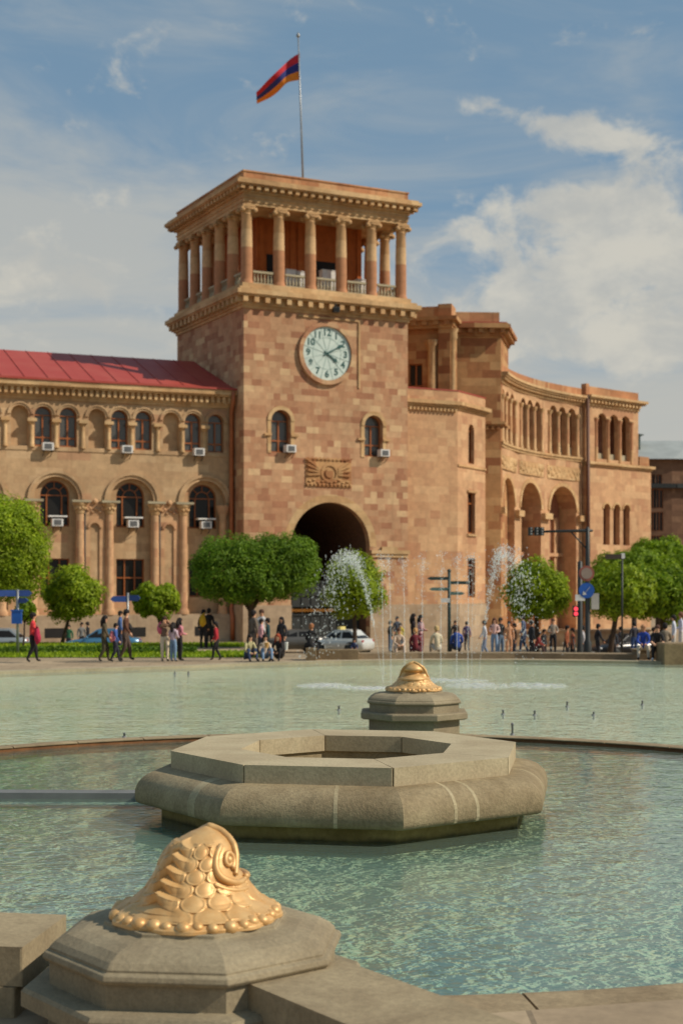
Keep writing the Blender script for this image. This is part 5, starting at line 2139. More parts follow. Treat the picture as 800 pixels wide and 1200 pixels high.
def person(label, px, Y, h, face, pose, top, legs, shoes=(40, 36, 34), hair=(30, 22, 18), long_hair=False, coat=False, seat=0.25, z=None, seed=0, cap=None, sleeves=True, wide=1.0):
    """a figure of standing height h metres facing the angle 'face' (0 = towards +X, -90 = to the viewer)"""
    rg = random.Random(seed * 7 + int(px * 3))
    X = gx(px, Y)
    zz = gz(X, Y) if z is None else z
    k = h / 1.70
    V, E, Rr, tagv = [], [], [], []

    def v(p, r, b=None):
        V.append(p)
        Rr.append(r)
        if b is not None:
            E.append((b, len(V) - 1))
        return len(V) - 1
    sit = pose.startswith('sit')
    hz = seat / k + 0.10 if sit else 0.93
    lean = {'sit': 0.10, 'sit_hug': 0.20, 'walk': 0.03, 'stoop': 0.3}.get(pose, 0.0)
    P = v((0, 0, hz), (0.145, 0.12))
    W = v((lean * 0.35, 0, hz + 0.20), (0.125, 0.135), P)
    C = v((lean * 0.8, 0, hz + 0.40), (0.135, 0.15), W)
    B = v((lean, 0, hz + 0.50), (0.09, 0.10), C)
    N = v((lean + 0.015, 0, hz + 0.585), 0.048, B)
    H1_ = v((lean + 0.03, 0, hz + 0.645), 0.070, N)
    H2_ = v((lean + 0.028, 0, hz + 0.735), 0.092, H1_)
    HT = v((lean + 0.02, 0, hz + 0.785), 0.070, H2_)
    head = (lean + 0.02, 0, hz + 0.71)
    sw = 0.155 * wide
    for s in (1, -1):
        hip = v((0.0, s * 0.095, hz - 0.06), 0.105, P)
        if pose == 'walk':
            kn = (0.13, s * 0.09, 0.51) if s > 0 else (0.02, s * 0.09, 0.49)
            an = (0.17, s * 0.08, 0.10) if s > 0 else (-0.17, s * 0.08, 0.13)
            to = (0.30, s * 0.09, 0.08) if s > 0 else (-0.06, s * 0.09, 0.045)
        elif sit:
            sp = 0.14 + 0.04 * rg.random()
            kn = (0.40, s * sp, max(hz + 0.05, 0.50 if seat < 0.35 else 0.5))
            an = (0.46 + 0.08 * rg.random(), s * sp, 0.09)
            to = (an[0] + 0.14, s * (sp + 0.03), 0.045)
        elif pose == 'sit_cross':
            kn = (0.30, s * 0.28, 0.2)
            an = (0.34, -s * 0.05, 0.1)
            to = (0.40, -s * 0.12, 0.07)
        else:
            dx = rg.uniform(-0.03, 0.06)
            kn = (0.02 + dx * 0.5, s * 0.10, 0.50)
            an = (dx, s * 0.105, 0.09)
            to = (dx + 0.14, s * 0.12, 0.045)
        K = v(kn, 0.076, hip)
        cf = v(tuple(kn[i] + (an[i] - kn[i]) * 0.35 - (0.015 if i == 0 else 0) for i in range(3)), 0.070, K)
        A = v(an, 0.045, cf)
        T = v(to, 0.042, A)
        sh = v((lean * 0.95, s * sw, hz + 0.475), 0.072, B)
        if pose == 'phone':
            el, wr, ha = (0.06, s * 0.21, hz + 0.24), (0.26, s * 0.07, hz + 0.36), (0.33, s * 0.05, hz + 0.41)
        elif pose == 'photo':
            el, wr, ha = (0.16, s * 0.24, hz + 0.42), (0.22, s * 0.09, hz + 0.62), (0.24, s * 0.06, hz + 0.69)
        elif pose == 'walk':
            el, wr, ha = (-0.06 * s + lean, s * 0.23, hz + 0.22), (0.12 - 0.10 * s, s * 0.22, hz + 0.02), (0.17 - 0.12 * s, s * 0.21, hz - 0.06)
        elif pose == 'sit_hug':
            el, wr, ha = (0.28, s * 0.22, hz + 0.22), (0.46, s * 0.08, hz + 0.12), (0.53, s * 0.04, hz + 0.10)
        elif sit:
            el, wr, ha = (0.14, s * 0.22, hz + 0.20), (0.34, s * 0.14, hz + 0.16), (0.42, s * 0.11, hz + 0.15)
        elif pose == 'hold':
            el, wr, ha = (0.02, s * 0.23, hz + 0.20), (0.22, s * 0.14, hz + 0.16), (0.29, s * 0.10, hz + 0.17)
        else:
            el, wr, ha = (-0.03, s * 0.225, hz + 0.20), (0.04, s * 0.225, hz - 0.03), (0.06, s * 0.22, hz - 0.12)
        EL = v(el, 0.056, sh)
        WR = v(wr, 0.040, EL)
        HA = v(ha, 0.036, WR)
        tagv.append((hip, K, A, T, sh, EL, WR, HA))
    V2 = [tuple(c * k for c in p) for p in V]
    R2 = [tuple(c * k for c in r) if isinstance(r, tuple) else r * k for r in Rr]
    me = skin_mesh(V2, E, R2, P)
    segs = []                                    # (a, b, material)
    for a, b in ((P, W), (W, C), (C, B)):
        segs.append((a, b, 1))
    for a, b in ((N, H1_), (H1_, H2_), (H2_, HT)):
        segs.append((a, b, 0))
    for hip, K, A, T, sh, EL, WR, HA in tagv:
        segs += [(hip, K, 1 if coat and not sit else 2), (K, A, 2), (A, T, 3), (B, sh, 1), (sh, EL, 1), (EL, WR, 1 if sleeves else 0), (WR, HA, 0)]
    segs.append((P, tagv[0][0], 2))
    segs.append((P, tagv[1][0], 2))
    segs = [(Vector(V2[a]), Vector(V2[b]), m) for a, b, m in segs]
    for m in (cloth(SKIN[rg.randrange(3)]), cloth(top), cloth(legs), cloth(shoes)):
        me.materials.append(m)
    for p in me.polygons:
        c = p.center
        best, bm_ = 1e9, 0
        for a, b, m in segs:
            d = b - a
            t = max(0, min(1, (c - a).dot(d) / d.length_squared))
            q = (a + d * t - c).length_squared
            if q < best:
                best, bm_ = q, m
        p.material_index = bm_
        p.use_smooth = True
    o = bpy.data.objects.new('person', me)
    col.objects.link(o)
    o.location = (X, Y, zz)
    o.rotation_euler = (0, 0, R(face))
    tag(o, label, 'person')
    # face and hair
    hd = MB()
    rot = None
    hd.ball((head[0] * k - 0.012 * k, 0, (head[2] + 0.035) * k), (0.108 * k, 0.100 * k, 0.098 * k), 12, 8)
    hd.ball((head[0] * k - 0.05 * k, 0, (head[2] - 0.015) * k), (0.075 * k, 0.095 * k, 0.095 * k), 10, 7)
    if long_hair:
        hd.tube([((head[0] - 0.05) * k, 0, (head[2] + 0.02) * k), ((head[0] - 0.095) * k, 0, (head[2] - 0.14) * k), ((head[0] - 0.12) * k, 0, (head[2] - 0.32) * k)], [0.088 * k, 0.095 * k, 0.05 * k], 10)
        for s in (-1, 1):
            hd.tube([((head[0] - 0.01) * k, s * 0.085 * k, (head[2] + 0.02) * k), ((head[0] + 0.0) * k, s * 0.10 * k, (head[2] - 0.12) * k), ((head[0] + 0.01) * k, s * 0.10 * k, (head[2] - 0.24) * k)],
                    [0.03 * k, 0.04 * k, 0.02 * k], 7)
    hd.build('hair' if cap is None else 'cap', cloth(hair if cap is None else cap), o)
    fc = MB()
    fx_ = (head[0] + 0.098) * k
    fc.ball((fx_, 0, (head[2] - 0.008) * k), (0.016 * k, 0.012 * k, 0.022 * k), 6, 5)
    fc.build('nose', me.materials[0], o)
    ey_ = MB()
    for s in (-1, 1):
        ey_.ball(((head[0] + 0.087) * k, s * 0.033 * k, (head[2] + 0.012) * k), 0.011 * k, 6, 4)
    ey_.build('eye', cloth((20, 16, 14)), o)
    return o


def carried(name, label, cat, px, Y, z, size, c, rz=0):
    """a soft bag or garment: a rounded pouch with a flap"""
    g = MB()
    a, b, h = size
    g.ball((0, 0, h / 2), (a / 2, b / 2, h / 2 * 1.05), 14, 9)
    g.ball((b * 0.15, 0, h * 0.36), (a / 2 * 0.92, b / 2 * 1.08, h / 2 * 0.62), 12, 8)
    g.tube([(-a * 0.2, -b * 0.2, h * 0.95), (0, -b * 0.3, h * 1.12), (a * 0.2, -b * 0.2, h * 0.95)], 0.018, 6)
    o = g.build(name, cloth(c))
    o.location = (gx(px, Y), Y, z)
    o.rotation_euler = (0, 0, R(rz))
    return tag(o, label, cat)


BLACK, JEAN, LJEAN = (28, 26, 28), (52, 68, 98), (112, 138, 168)
PEOPLE = [
    # label, px, Y, height, facing, pose, top, legs, extras
    ('person in a coral red sweater and black trousers walking right at the left edge', 38, 50.7, 1.70, 10, 'walk', (214, 60, 62), BLACK, {}),
    ('person with a dark ponytail in an olive top and trousers, walking right', 122, 51.0, 1.60, 5, 'walk', (88, 76, 54), (72, 66, 44), dict(long_hair=True)),
    ('child in a blue jacket and dark trousers between two adults walking right', 135, 51.0, 1.34, 0, 'walk', (64, 92, 158), (38, 38, 52), {}),
    ('tall person in a brown jacket and black cap striding right', 147, 51.6, 1.80, -5, 'walk', (96, 60, 40), (80, 64, 54), dict(cap=(26, 24, 24))),
    ('person in a brown vest over pink sleeves holding a phone up, pale trousers', 193, 51.4, 1.56, -70, 'photo', (120, 92, 74), (204, 188, 164), dict(long_hair=True, hair=(70, 42, 28))),
    ('person in a pale blue and pink jacket and light jeans seen from behind', 203, 51.2, 1.36, 60, 'hold', (190, 166, 176), LJEAN, dict(long_hair=True)),
    ('person in pink with black leggings, half hidden behind the pale blue jacket', 210.5, 51.9, 1.50, 30, 'hold', (206, 132, 140), BLACK, dict(long_hair=True)),
    ('child in a red vest and black trousers walking left across the paving', 254, 52.0, 1.36, 175, 'walk', (166, 34, 44), BLACK, {}),
    ('person in black beside a yellow backpack on the lawn path', 245, 62.5, 1.66, 80, 'stand', (34, 28, 26), (30, 26, 26), dict(coat=True)),
    ('person wearing the yellow backpack on the lawn path', 238.5, 62.0, 1.62, 70, 'stand', (44, 38, 34), (34, 30, 30), {}),
    ('person with dark curly hair in a cream sweater and jeans sitting on the kerb', 290, 51.6, 1.62, -60, 'sit_hug', (182, 172, 128), JEAN, dict(seat=0.10, long_hair=True)),
    ('person in a white shirt and light jeans eating while sitting on the kerb', 310, 51.8, 1.60, -75, 'sit', (206, 186, 164), LJEAN, dict(seat=0.10, long_hair=True)),
    ('person with long red hair in black sitting on the kerb with a white cup', 328, 52.0, 1.62, -110, 'sit_hug', (30, 26, 28), BLACK, dict(seat=0.10, long_hair=True, hair=(146, 62, 30))),
    ('person in a long grey tweed coat standing behind the sitting group', 297, 54.2, 1.72, 40, 'stand', (104, 92, 80), (60, 54, 50), dict(coat=True)),
    ('person in a white top with tied brown hair standing behind the group', 306.5, 55.0, 1.74, -90, 'stand', (194, 192, 190), (44, 44, 52), dict(hair=(72, 44, 28))),
    ('child in pink standing behind the sitting group', 306, 53.3, 1.44, 20, 'stand', (206, 156, 158), (58, 60, 72), {}),
    ('person in dark teal standing at the right of the grey coat', 314, 54.4, 1.44, 180, 'stand', (32, 64, 66), (26, 46, 44), {}),
    ('person with long dark hair in a black coat standing behind the red-haired one', 330, 54.4, 1.48, -120, 'stand', (52, 50, 52), BLACK, dict(long_hair=True, coat=True)),
    ('person with fair hair in black seen from behind, sitting on the stone block', 363, 52.6, 1.62, 75, 'sit_hug', (30, 28, 28), BLACK, dict(seat=0.44, hair=(150, 96, 58))),
    ('toddler in dark blue sitting on the pool kerb before the white taxi', 415, 54.5, 0.95, -90, 'sit', (50, 60, 96), BLACK, dict(seat=0.20)),
    ('person in black with blue jeans standing by the plinth, left of the yellow top', 457, 84, 1.78, 20, 'stand', (32, 30, 32), (70, 96, 128), {}),
    ('person in dark blue standing highest behind the yellow top', 465, 90, 1.90, -60, 'stand', (60, 66, 78), (44, 46, 54), {}),
    ('person in a yellow top standing far behind the jets', 469, 86, 1.60, -100, 'stand', (196, 178, 66), (90, 100, 110), {}),
    ('person in beige sitting on the step with arms round the knees', 466, 54.8, 1.56, -80, 'sit_hug', (196, 172, 150), (190, 168, 148), dict(seat=0.26, hair=(96, 62, 40))),
    ('person with long black hair in a dark dress standing behind maroon', 484, 57.5, 1.58, 10, 'stand', (38, 26, 30), (38, 26, 30), dict(long_hair=True, coat=True)),
    ('person with fair hair in maroon sitting with the back to the pool', 486.5, 55.2, 1.58, 90, 'sit', (112, 36, 44), (84, 30, 38), dict(seat=0.22, hair=(190, 140, 88))),
    ('person in a dusty pink top with dark hair, right of the maroon one', 492.5, 58.5, 1.60, -30, 'hold', (190, 148, 150), (120, 50, 60), dict(long_hair=True)),
    ('person in a cream hooded jacket sitting with the back turned', 512, 55.2, 1.70, 100, 'sit', (206, 192, 160), (196, 188, 170), dict(seat=0.24, hair=(188, 160, 110))),
    ('person in a dark coat standing far behind the blue jacket', 533, 88, 1.70, -80, 'stand', (42, 40, 44), (40, 38, 42), dict(coat=True)),
    ('person in a bright blue jacket sitting with the back turned', 535.5, 55.4, 1.72, 95, 'sit', (40, 72, 148), (40, 46, 62), dict(seat=0.24, hair=(70, 46, 34))),
    ('person in purple standing beside the dark doorway of the bay', 546.5, 86, 1.70, 60, 'stand', (92, 66, 118), (58, 54, 66), {}),
    ('person in a white shirt and blue jeans walking left by the right jet', 568, 60, 1.48, 180, 'walk', (206, 206, 210), (120, 134, 158), {}),
    ('person in a pale pink sweater and light jeans facing the pool', 579, 57.5, 1.42, -100, 'hold', (214, 176, 168), (134, 158, 186), dict(long_hair=True, hair=(96, 58, 40))),
    ('person in black with blue-grey jeans behind the pale pink sweater', 586, 59.5, 1.56, -60, 'stand', (28, 28, 30), (90, 110, 132), {}),
    ('person in a long tan coat standing right of the black top', 596, 58.6, 1.36, -90, 'stand', (200, 146, 108), (196, 142, 106), dict(coat=True)),
    ('person in brown behind the tan coat', 602.5, 61, 1.44, 200, 'stand', (104, 76, 54), (60, 62, 74), {}),
    ('person in a grey-blue jacket with a backpack walking left, right of the tan coat', 613.5, 57.0, 1.50, 160, 'walk', (84, 96, 122), (48, 62, 88), {}),
    ('person in dark clothes with a cap behind the maroon jacket', 622.5, 62, 1.62, 20, 'stand', (36, 40, 46), (40, 40, 44), dict(cap=(28, 28, 30))),
    ('child in a maroon jacket crouching on the step', 627, 56.4, 1.22, -20, 'sit_hug', (128, 44, 38), (60, 40, 40), dict(seat=0.22)),
    ('person in black standing far behind near the low wall', 637, 74, 1.62, -40, 'stand', (34, 32, 36), BLACK, {}),
    ('person in a patterned grey and black top and black trousers facing the pool', 647.5, 56.8, 1.36, -90, 'hold', (150, 138, 124), BLACK, dict(hair=(96, 66, 52))),
    ('person in a rust brown coat with a scooter by the traffic lights', 664, 66, 1.66, -20, 'stand', (148, 82, 50), (50, 44, 44), {}),
    ('second person in a rust coat, nearer the traffic light post', 670.5, 67, 1.60, 190, 'stand', (160, 88, 58), (44, 40, 40), {}),
    ('person in a pale grey jacket just left of the mast', 683, 66, 1.66, 170, 'walk', (176, 172, 174), (56, 56, 66), {}),
    ('person in black with a yellow bag walking right of the mast', 699.5, 65, 1.66, 10, 'walk', (30, 28, 32), (32, 30, 34), {}),
    ('person in dark blue grey behind the leaning tree trunk', 718, 74, 1.66, -90, 'stand', (56, 62, 72), (38, 40, 46), {}),
    ('person in black standing right of the tree trunk', 727.5, 76, 1.68, 150, 'walk', (30, 30, 34), (34, 32, 36), {}),
    ('person in a dark jacket and blue jeans standing turned away beside the sitting pair', 742.5, 54.6, 1.30, 110, 'hold', (52, 50, 58), (48, 70, 112), {}),
    ('person in a bright blue shirt and pale trousers sitting, hands at the face', 753, 52.8, 1.70, -100, 'sit_hug', (38, 70, 160), (196, 184, 164), dict(seat=0.36, hair=(176, 128, 92))),
    ('person in a black t-shirt and black trousers with white shoes sitting', 770, 52.2, 1.70, -105, 'sit_hug', (28, 26, 28), BLACK, dict(seat=0.36, sleeves=False, shoes=(216, 216, 220), hair=(80, 50, 38))),
    ('person in a grey jacket sitting behind the black t-shirt', 779, 54.0, 1.66, 80, 'sit', (132, 118, 98), (60, 56, 54), dict(seat=0.40)),
    ('person in a white shirt standing at the right edge', 789, 55.5, 1.52, 170, 'stand', (204, 206, 214), (190, 186, 176), {}),
    ('person in a pale lilac shirt half cut by the right edge', 797.5, 56.2, 1.62, 180, 'hold', (206, 202, 214), (200, 194, 186), dict(hair=(120, 80, 58))),
    ('person in dark red far under the right trees', 777, 72, 1.66, -60, 'stand', (112, 44, 38), (50, 46, 50), {}),
    ('person in a black jacket far under the right trees beside dark red', 765, 74, 1.70, 20, 'stand', (36, 36, 44), (44, 46, 56), {}),
    ('person in green behind the blue parked car', 81, 82, 1.62, -90, 'stand', (38, 92, 60), (60, 56, 56), {}),
    ('person with white collar behind the blue parked car', 96, 83, 1.72, -60, 'stand', (120, 116, 110), BLACK, {}),
    ('person in a long black coat behind the blue parked car', 103, 83.5, 1.74, 180, 'stand', (24, 24, 28), BLACK, dict(coat=True)),
    ('person in blue behind the striding brown jacket', 141, 60, 1.60, 20, 'stand', (70, 98, 150), (60, 64, 84), {}),
]
for i, (lab, px, Y, h, fc_, pose, top, legs, ex_) in enumerate(PEOPLE):
    X = gx(px, Y)
    if pose.startswith('sit') and 'z' not in ex_:
        ex_ = dict(ex_, z=0.0 if px < 450 else (0.0 if px > 740 else 0.0))
    person(lab, px, Y, h, fc_, pose, top, legs, seed=i, **ex_)

carried('backpack', 'yellow backpack worn by the figure on the lawn path', 'backpack', 237.3, 61.7, 0.95, (0.36, 0.26, 0.52), (204, 158, 30), 70)
carried('backpack', 'pink backpack on the child in the blue jacket', 'backpack', 131.5, 50.95, 0.72, (0.22, 0.24, 0.34), (206, 120, 130), 0)
carried('jacket', 'crimson jacket hanging over the arm of the coral sweater', 'jacket', 44, 50.5, 0.66, (0.20, 0.26, 0.60), (170, 32, 66), 0)
carried('bag', 'dark shoulder bag behind the tall brown jacket', 'bag', 151.5, 51.9, 1.08, (0.22, 0.24, 0.26), (32, 28, 28), 0)
carried('backpack', 'pink backpack on the figure with the raised phone', 'backpack', 188, 51.6, 0.98, (0.24, 0.24, 0.40), (214, 104, 132), 20)
cup = MB()
cup.lathe([(0.045, 0), (0.065, 0.24), (0.07, 0.25), (0.07, 0.27), (0.0, 0.28)], 12)
o = cup.build('paper_cup', M['white'])
o.location = (gx(335.5, 51.4), 51.4, 0.42)
tag(o, 'white paper cup held by the red-haired one in black', 'cup')
o = cup.build('paper_bag', cloth((206, 160, 96)))
o.scale = (1.3, 1.3, 0.7)
o.location = (gx(312.5, 51.3), 51.3, 0.50)
tag(o, 'small brown paper bag in the hands of the sitting white shirt', 'bag')
# ------------------------------------------------------------------ cars
def make_car(label, loc, rz, c, L=4.4, W=1.72, H=1.45, taxi=False, estate=False):
    t = thing('parked_car', label, 'car', loc, rz)
    hw = W / 2
    # body lofted along its length: (x, z bottom, z shoulder, half width)
    st = [(-L / 2, 0.42, 0.70, hw * 0.80), (-L / 2 + 0.10, 0.30, 0.90, hw * 0.92), (-L / 2 + 0.5, 0.22, 0.95, hw), (-L * 0.20, 0.22, 0.93, hw), (L * 0.12, 0.22, 0.91, hw),
          (L * 0.24, 0.22, 0.88, hw), (L / 2 - 0.5, 0.24, 0.80, hw * 0.97), (L / 2 - 0.1, 0.28, 0.68, hw * 0.88), (L / 2, 0.36, 0.58, hw * 0.76)]
    g = MB()
    vs = []
    for x, z0, z1, w in st:
        zm = z0 + (z1 - z0) * 0.55
        vs += [(x, -w * 0.9, z0), (x, -w, zm), (x, -w * 0.95, z1 - 0.05), (x, -w * 0.82, z1), (x, w * 0.82, z1), (x, w * 0.95, z1 - 0.05), (x, w, zm), (x, w * 0.9, z0)]
    n = 8
    fs = [(i * n + j, i * n + (j + 1) % n, (i + 1) * n + (j + 1) % n, (i + 1) * n + j) for i in range(len(st) - 1) for j in range(n)]
    fs += [tuple(range(n)), tuple(range((len(st) - 1) * n + n - 1, (len(st) - 1) * n - 1, -1))]
    g.add(vs, fs, 0, True)
    b = g.build('body', paint(c), t)
    # greenhouse
    xr0, xr1, xr2, xr3 = (-L * 0.40, -L * 0.26, L * 0.06, L * 0.23)
    if estate:
        xr0, xr1 = -L * 0.47, -L * 0.42
    g = MB()
    wb, wt = hw * 0.88, hw * 0.68
    zb = 0.90
    sec = [(xr0, zb, wb), (xr1, H - 0.04, wt), (xr1 + 0.25, H, wt), (xr2 - 0.2, H, wt), (xr2, H - 0.05, wt), (xr3, zb - 0.02, wb)]
    vs = [(x, s * w, z) for x, z, w in sec for s in (-1, 1)]
    vs += [(xr1, s * wb, zb) for s in (-1, 1)] + [(xr2, s * wb, zb) for s in (-1, 1)]
    fs = [(2 * i, 2 * i + 2, 2 * i + 3, 2 * i + 1) for i in range(5)]
    fs += [(0, 12, 2), (12, 14, 8, 6, 4, 2), (14, 10, 8), (1, 3, 13), (13, 3, 5, 7, 9, 15), (15, 9, 11)]
    g.add(vs, fs, 0, False)
    g.build('cabin', paint(c), b)

    def pane(name, pts):
        q = MB()
        q.add(pts, [tuple(range(len(pts)))])
        return q.build(name, M['glass'], t)
    e = 0.006

    def lerp(a, b_, f):
        return tuple(a[i] + (b_[i] - a[i]) * f for i in range(3))
    pane('windscreen', [(xr3 - 0.05 + 0.02, -wb * 0.88, zb + 0.04), (xr3 - 0.05 + 0.02, wb * 0.88, zb + 0.04), (xr2 + 0.05, wt * 0.9, H - 0.09), (xr2 + 0.05, -wt * 0.9, H - 0.09)])
    pane('rear_window', [(xr0 + 0.03, wb * 0.86, zb + 0.05), (xr0 + 0.03, -wb * 0.86, zb + 0.05), (xr1 - 0.03, -wt * 0.88, H - 0.10), (xr1 - 0.03, wt * 0.88, H - 0.10)])
    for s in (-1, 1):
        def at(x, f):
            return (x, s * (wb + (wt - wb) * f + e), zb + (H - 0.04 - zb) * f)
        xm = (xr1 + xr2) / 2
        pane('side_window', [at(xr0 + 0.20, 0.12), at(xm - 0.05, 0.12), at(xm - 0.05, 0.84), at(xr1 + 0.06, 0.84)])
        pane('side_window', [at(xm + 0.05, 0.12), at(xr3 - 0.18, 0.12), at(xr2 - 0.04, 0.84), at(xm + 0.05, 0.84)])
    tyre = MB()
    tyre.lathe([(0.17, -0.09), (0.30, -0.10), (0.325, -0.07), (0.325, 0.07), (0.30, 0.10), (0.17, 0.09)], 20)
    rim_ = MB()
    rim_.lathe([(0.0, -0.075), (0.08, -0.085), (0.19, -0.07), (0.19, 0.07), (0.08, 0.085), (0.0, 0.075)], 14)
    for s in (-1, 1):
        for x in (-L * 0.29, L * 0.30):
            w = tyre.build('wheel', M['darkmetal'], t)
            w.location = (x, s * (hw - 0.08), 0.325)
            w.rotation_euler = (R(90), 0, 0)
            q = rim_.build('rim', M['steel'], w)
            a = MB()                                     # dark wheel arch
            a.lathe([(0.0, 0.0), (0.40, 0.0), (0.40, 0.03), (0.0, 0.03)], 20)
            ar = a.build('wheel_arch', M['dark'], t)
            ar.location = (x, s * (hw - 0.005), 0.36)
            ar.rotation_euler = (R(90), 0, 0)
    for s in (-1, 1):
        q = MB()
        q.ball((L / 2 - 0.12, s * hw * 0.66, 0.64), (0.09, 0.17, 0.08), 8, 6)
        q.build('headlight', M['white'], t)
        q = MB()
        q.ball((-L / 2 + 0.09, s * hw * 0.72, 0.78), (0.06, 0.15, 0.10), 8, 6)
        q.build('tail_light', plain('tail_red', srgb(150, 20, 18), 0.3), t)
        q = MB()
        q.ball((xr3 - 0.25, s * (hw + 0.06), 0.98), (0.07, 0.10, 0.07), 8, 6)
        q.build('mirror', paint(c), t)
    q = MB()
    q.bar((L / 2 + 0.0, -0.3, 0.42), (L / 2 + 0.0, 0.3, 0.42), 0.06, 0.12)
    q.build('number_plate', M['white'], t)
    if taxi:
        q = MB()
        q.prism([(-0.10, -0.28), (0.10, -0.28), (0.10, 0.28), (-0.10, 0.28)], H - 0.005, H + 0.16)
        q.build('roof_sign', plain('yellow_roof_sign', srgb(214, 196, 120), 0.5), t)
    return t


make_car('blue saloon car parked beyond the lawn, left of the wide tree', (gx(120, 82), 82.0, LOW), R(184), (70, 118, 150), 4.4, 1.72, 1.46)
make_car('silver grey car at the left edge behind the blue sign pole', (gx(-8, 82.5), 82.5, LOW), R(181), (140, 148, 152), 4.3, 1.7, 1.46)
make_car('white taxi with a roof sign parked before the passage arch', (gx(400, 82), 81.5, LOW), R(150), (206, 208, 204), 3.55, 1.6, 1.42, taxi=True)
make_car('dark grey car half hidden behind the sitting group', (gx(340, 84), 84.0, LOW), R(188), (92, 90, 86), 3.9, 1.7, 1.34)
make_car('black car parked under the right trees behind the sitting pair', (gx(733, 76), 76.0, LOW), R(205), (30, 30, 32), 4.3, 1.72, 1.40)

# ------------------------------------------------------------------ signs, posts, traffic lights
BLUE = plain('sign_blue', srgb(44, 74, 140), 0.5)
BLUE2 = plain('bright_sign_blue', srgb(24, 84, 168), 0.5)


def arrow_arm(parent, a0, a1, z, h, ang, m, name='direction_arm'):
    g = MB()
    c, s = math.cos(ang), math.sin(ang)
    f = lambda u, zz, d: (u * c - d * s, u * s + d * c, zz)
    tip = 0.12 * (1 if a1 > a0 else -1)
    pts = [(a0, z), (a1 - tip, z), (a1, z + h / 2), (a1 - tip, z + h), (a0, z + h)]
    n = len(pts)
    vs = [f(u, zz, d) for d in (-0.02, 0.02) for u, zz in pts]
    g.add(vs, [tuple(range(n)), tuple(range(2 * n - 1, n - 1, -1))] + [(i, (i + 1) % n, n + (i + 1) % n, n + i) for i in range(n)])
    return g.build(name, m, parent)


Y = 56.5
t = thing('signpost', 'grey signpost with blue direction arms and a blue box at the left edge', 'signpost', (gx(21, Y), Y, 0.0))
g = MB()
g.tube([(0, 0, 0), (0, 0, 2.55)], 0.055, 8)
g.build('pole', M['steel'], t)
arrow_arm(t, -0.06, 0.56, 2.28, 0.24, 0.1, BLUE)
arrow_arm(t, 0.06, -1.3, 2.28, 0.24, 0.3, BLUE)
arrow_arm(t, -0.05, 0.5, 2.02, 0.2, -0.4, BLUE)
g = MB()
g.box(-0.19, 0.19, -0.22, -0.06, 1.22, 1.70)
g.box(-0.22, 0.22, -0.24, -0.05, 1.70, 1.76)
g.build('box', BLUE2, t)
Y = 60.0
t = thing('signpost', 'signpost with two blue direction arms behind the walking group of four', 'signpost', (gx(150, Y), Y, 0.0))
g = MB()
g.tube([(0, 0, 0), (0, 0, 2.4)], 0.05, 8)
g.build('pole', M['steel'], t)
arrow_arm(t, 0.05, -0.72, 2.02, 0.24, 0.15, BLUE)
arrow_arm(t, -0.05, 0.55, 2.06, 0.24, -0.2, BLUE)

Y = 58.0
t = thing('signpost', 'dark green finger post with four grey direction arms behind the water jets', 'signpost', (gx(526, Y), Y, gz(gx(526, Y), Y)))
zb = gz(gx(526, Y), Y)
g = MB()
zt_ = EYE + (685 - 669) * Y / 1700 - zb
g.tube([(0, 0, 0), (0, 0, zt_)], [0.075, 0.06], 8)
g.ball((0, 0, zt_), 0.08, 8, 6)
g.build('pole', M['tealmetal'], t)
GS = plain('grey_green_sign', srgb(96, 120, 112), 0.5)
for py, a0, a1, m in ((678, 0.05, -0.88, M['tealmetal']), (683, -0.05, 0.86, M['tealmetal']), (690.5, 0.05, -0.80, GS), (695.5, -0.05, 0.62, GS)):
    arrow_arm(t, a0, a1, EYE + (685 - py) * Y / 1700 - zb - 0.06, 0.13, 0.0, m)
g = MB()
g.box(-0.32, 0.02, -0.08, -0.062, EYE + (685 - 706) * Y / 1700 - zb, EYE + (685 - 701) * Y / 1700 - zb)
g.build('plate', M['white'], t)

# tall mast with a mast arm of traffic lights
Y = 56.2
mx_ = gx(688, Y)
t = thing('traffic_light_mast', 'tall dark mast with a long arm carrying traffic lights and round signs', 'traffic light', (mx_, Y, 0.0))
zt_ = EYE + (685 - 617) * Y / 1700
g = MB()
g.lathe([(0.16, 0), (0.15, 0.5), (0.10, 0.6), (0.09, 3.2), (0.075, zt_ - 0.05), (0.0, zt_)], 12)
g.build('pole', M['darkmetal'], t)
za = zt_ - 0.16
g = MB()
xl, xr = gx(620, Y) - mx_, gx(694, Y) - mx_
g.tube([(xr, 0, za), (0, 0, za), (xl, 0, za - 0.05)], [0.045, 0.06, 0.04], 8)
g.tube([(0, 0, za - 0.75), (-0.65, 0, za - 0.04)], 0.03, 6)
arm = g.build('arm', M['darkmetal'], t)
for px in (621, 628, 634):
    x = gx(px, Y) - mx_
    g = MB()
    g.box(x - 0.085, x + 0.085, -0.14, 0.10, za - 0.19, za + 0.13)
    hd_ = g.build('signal_head', M['darkmetal'], t)
    for k in range(3):
        g = MB()
        g.tube([(x, -0.141, za + 0.075 - k * 0.105), (x, -0.20, za + 0.07 - k * 0.105)], [0.04, 0.045], 10)
        g.build('visor', M['grille'], hd_)
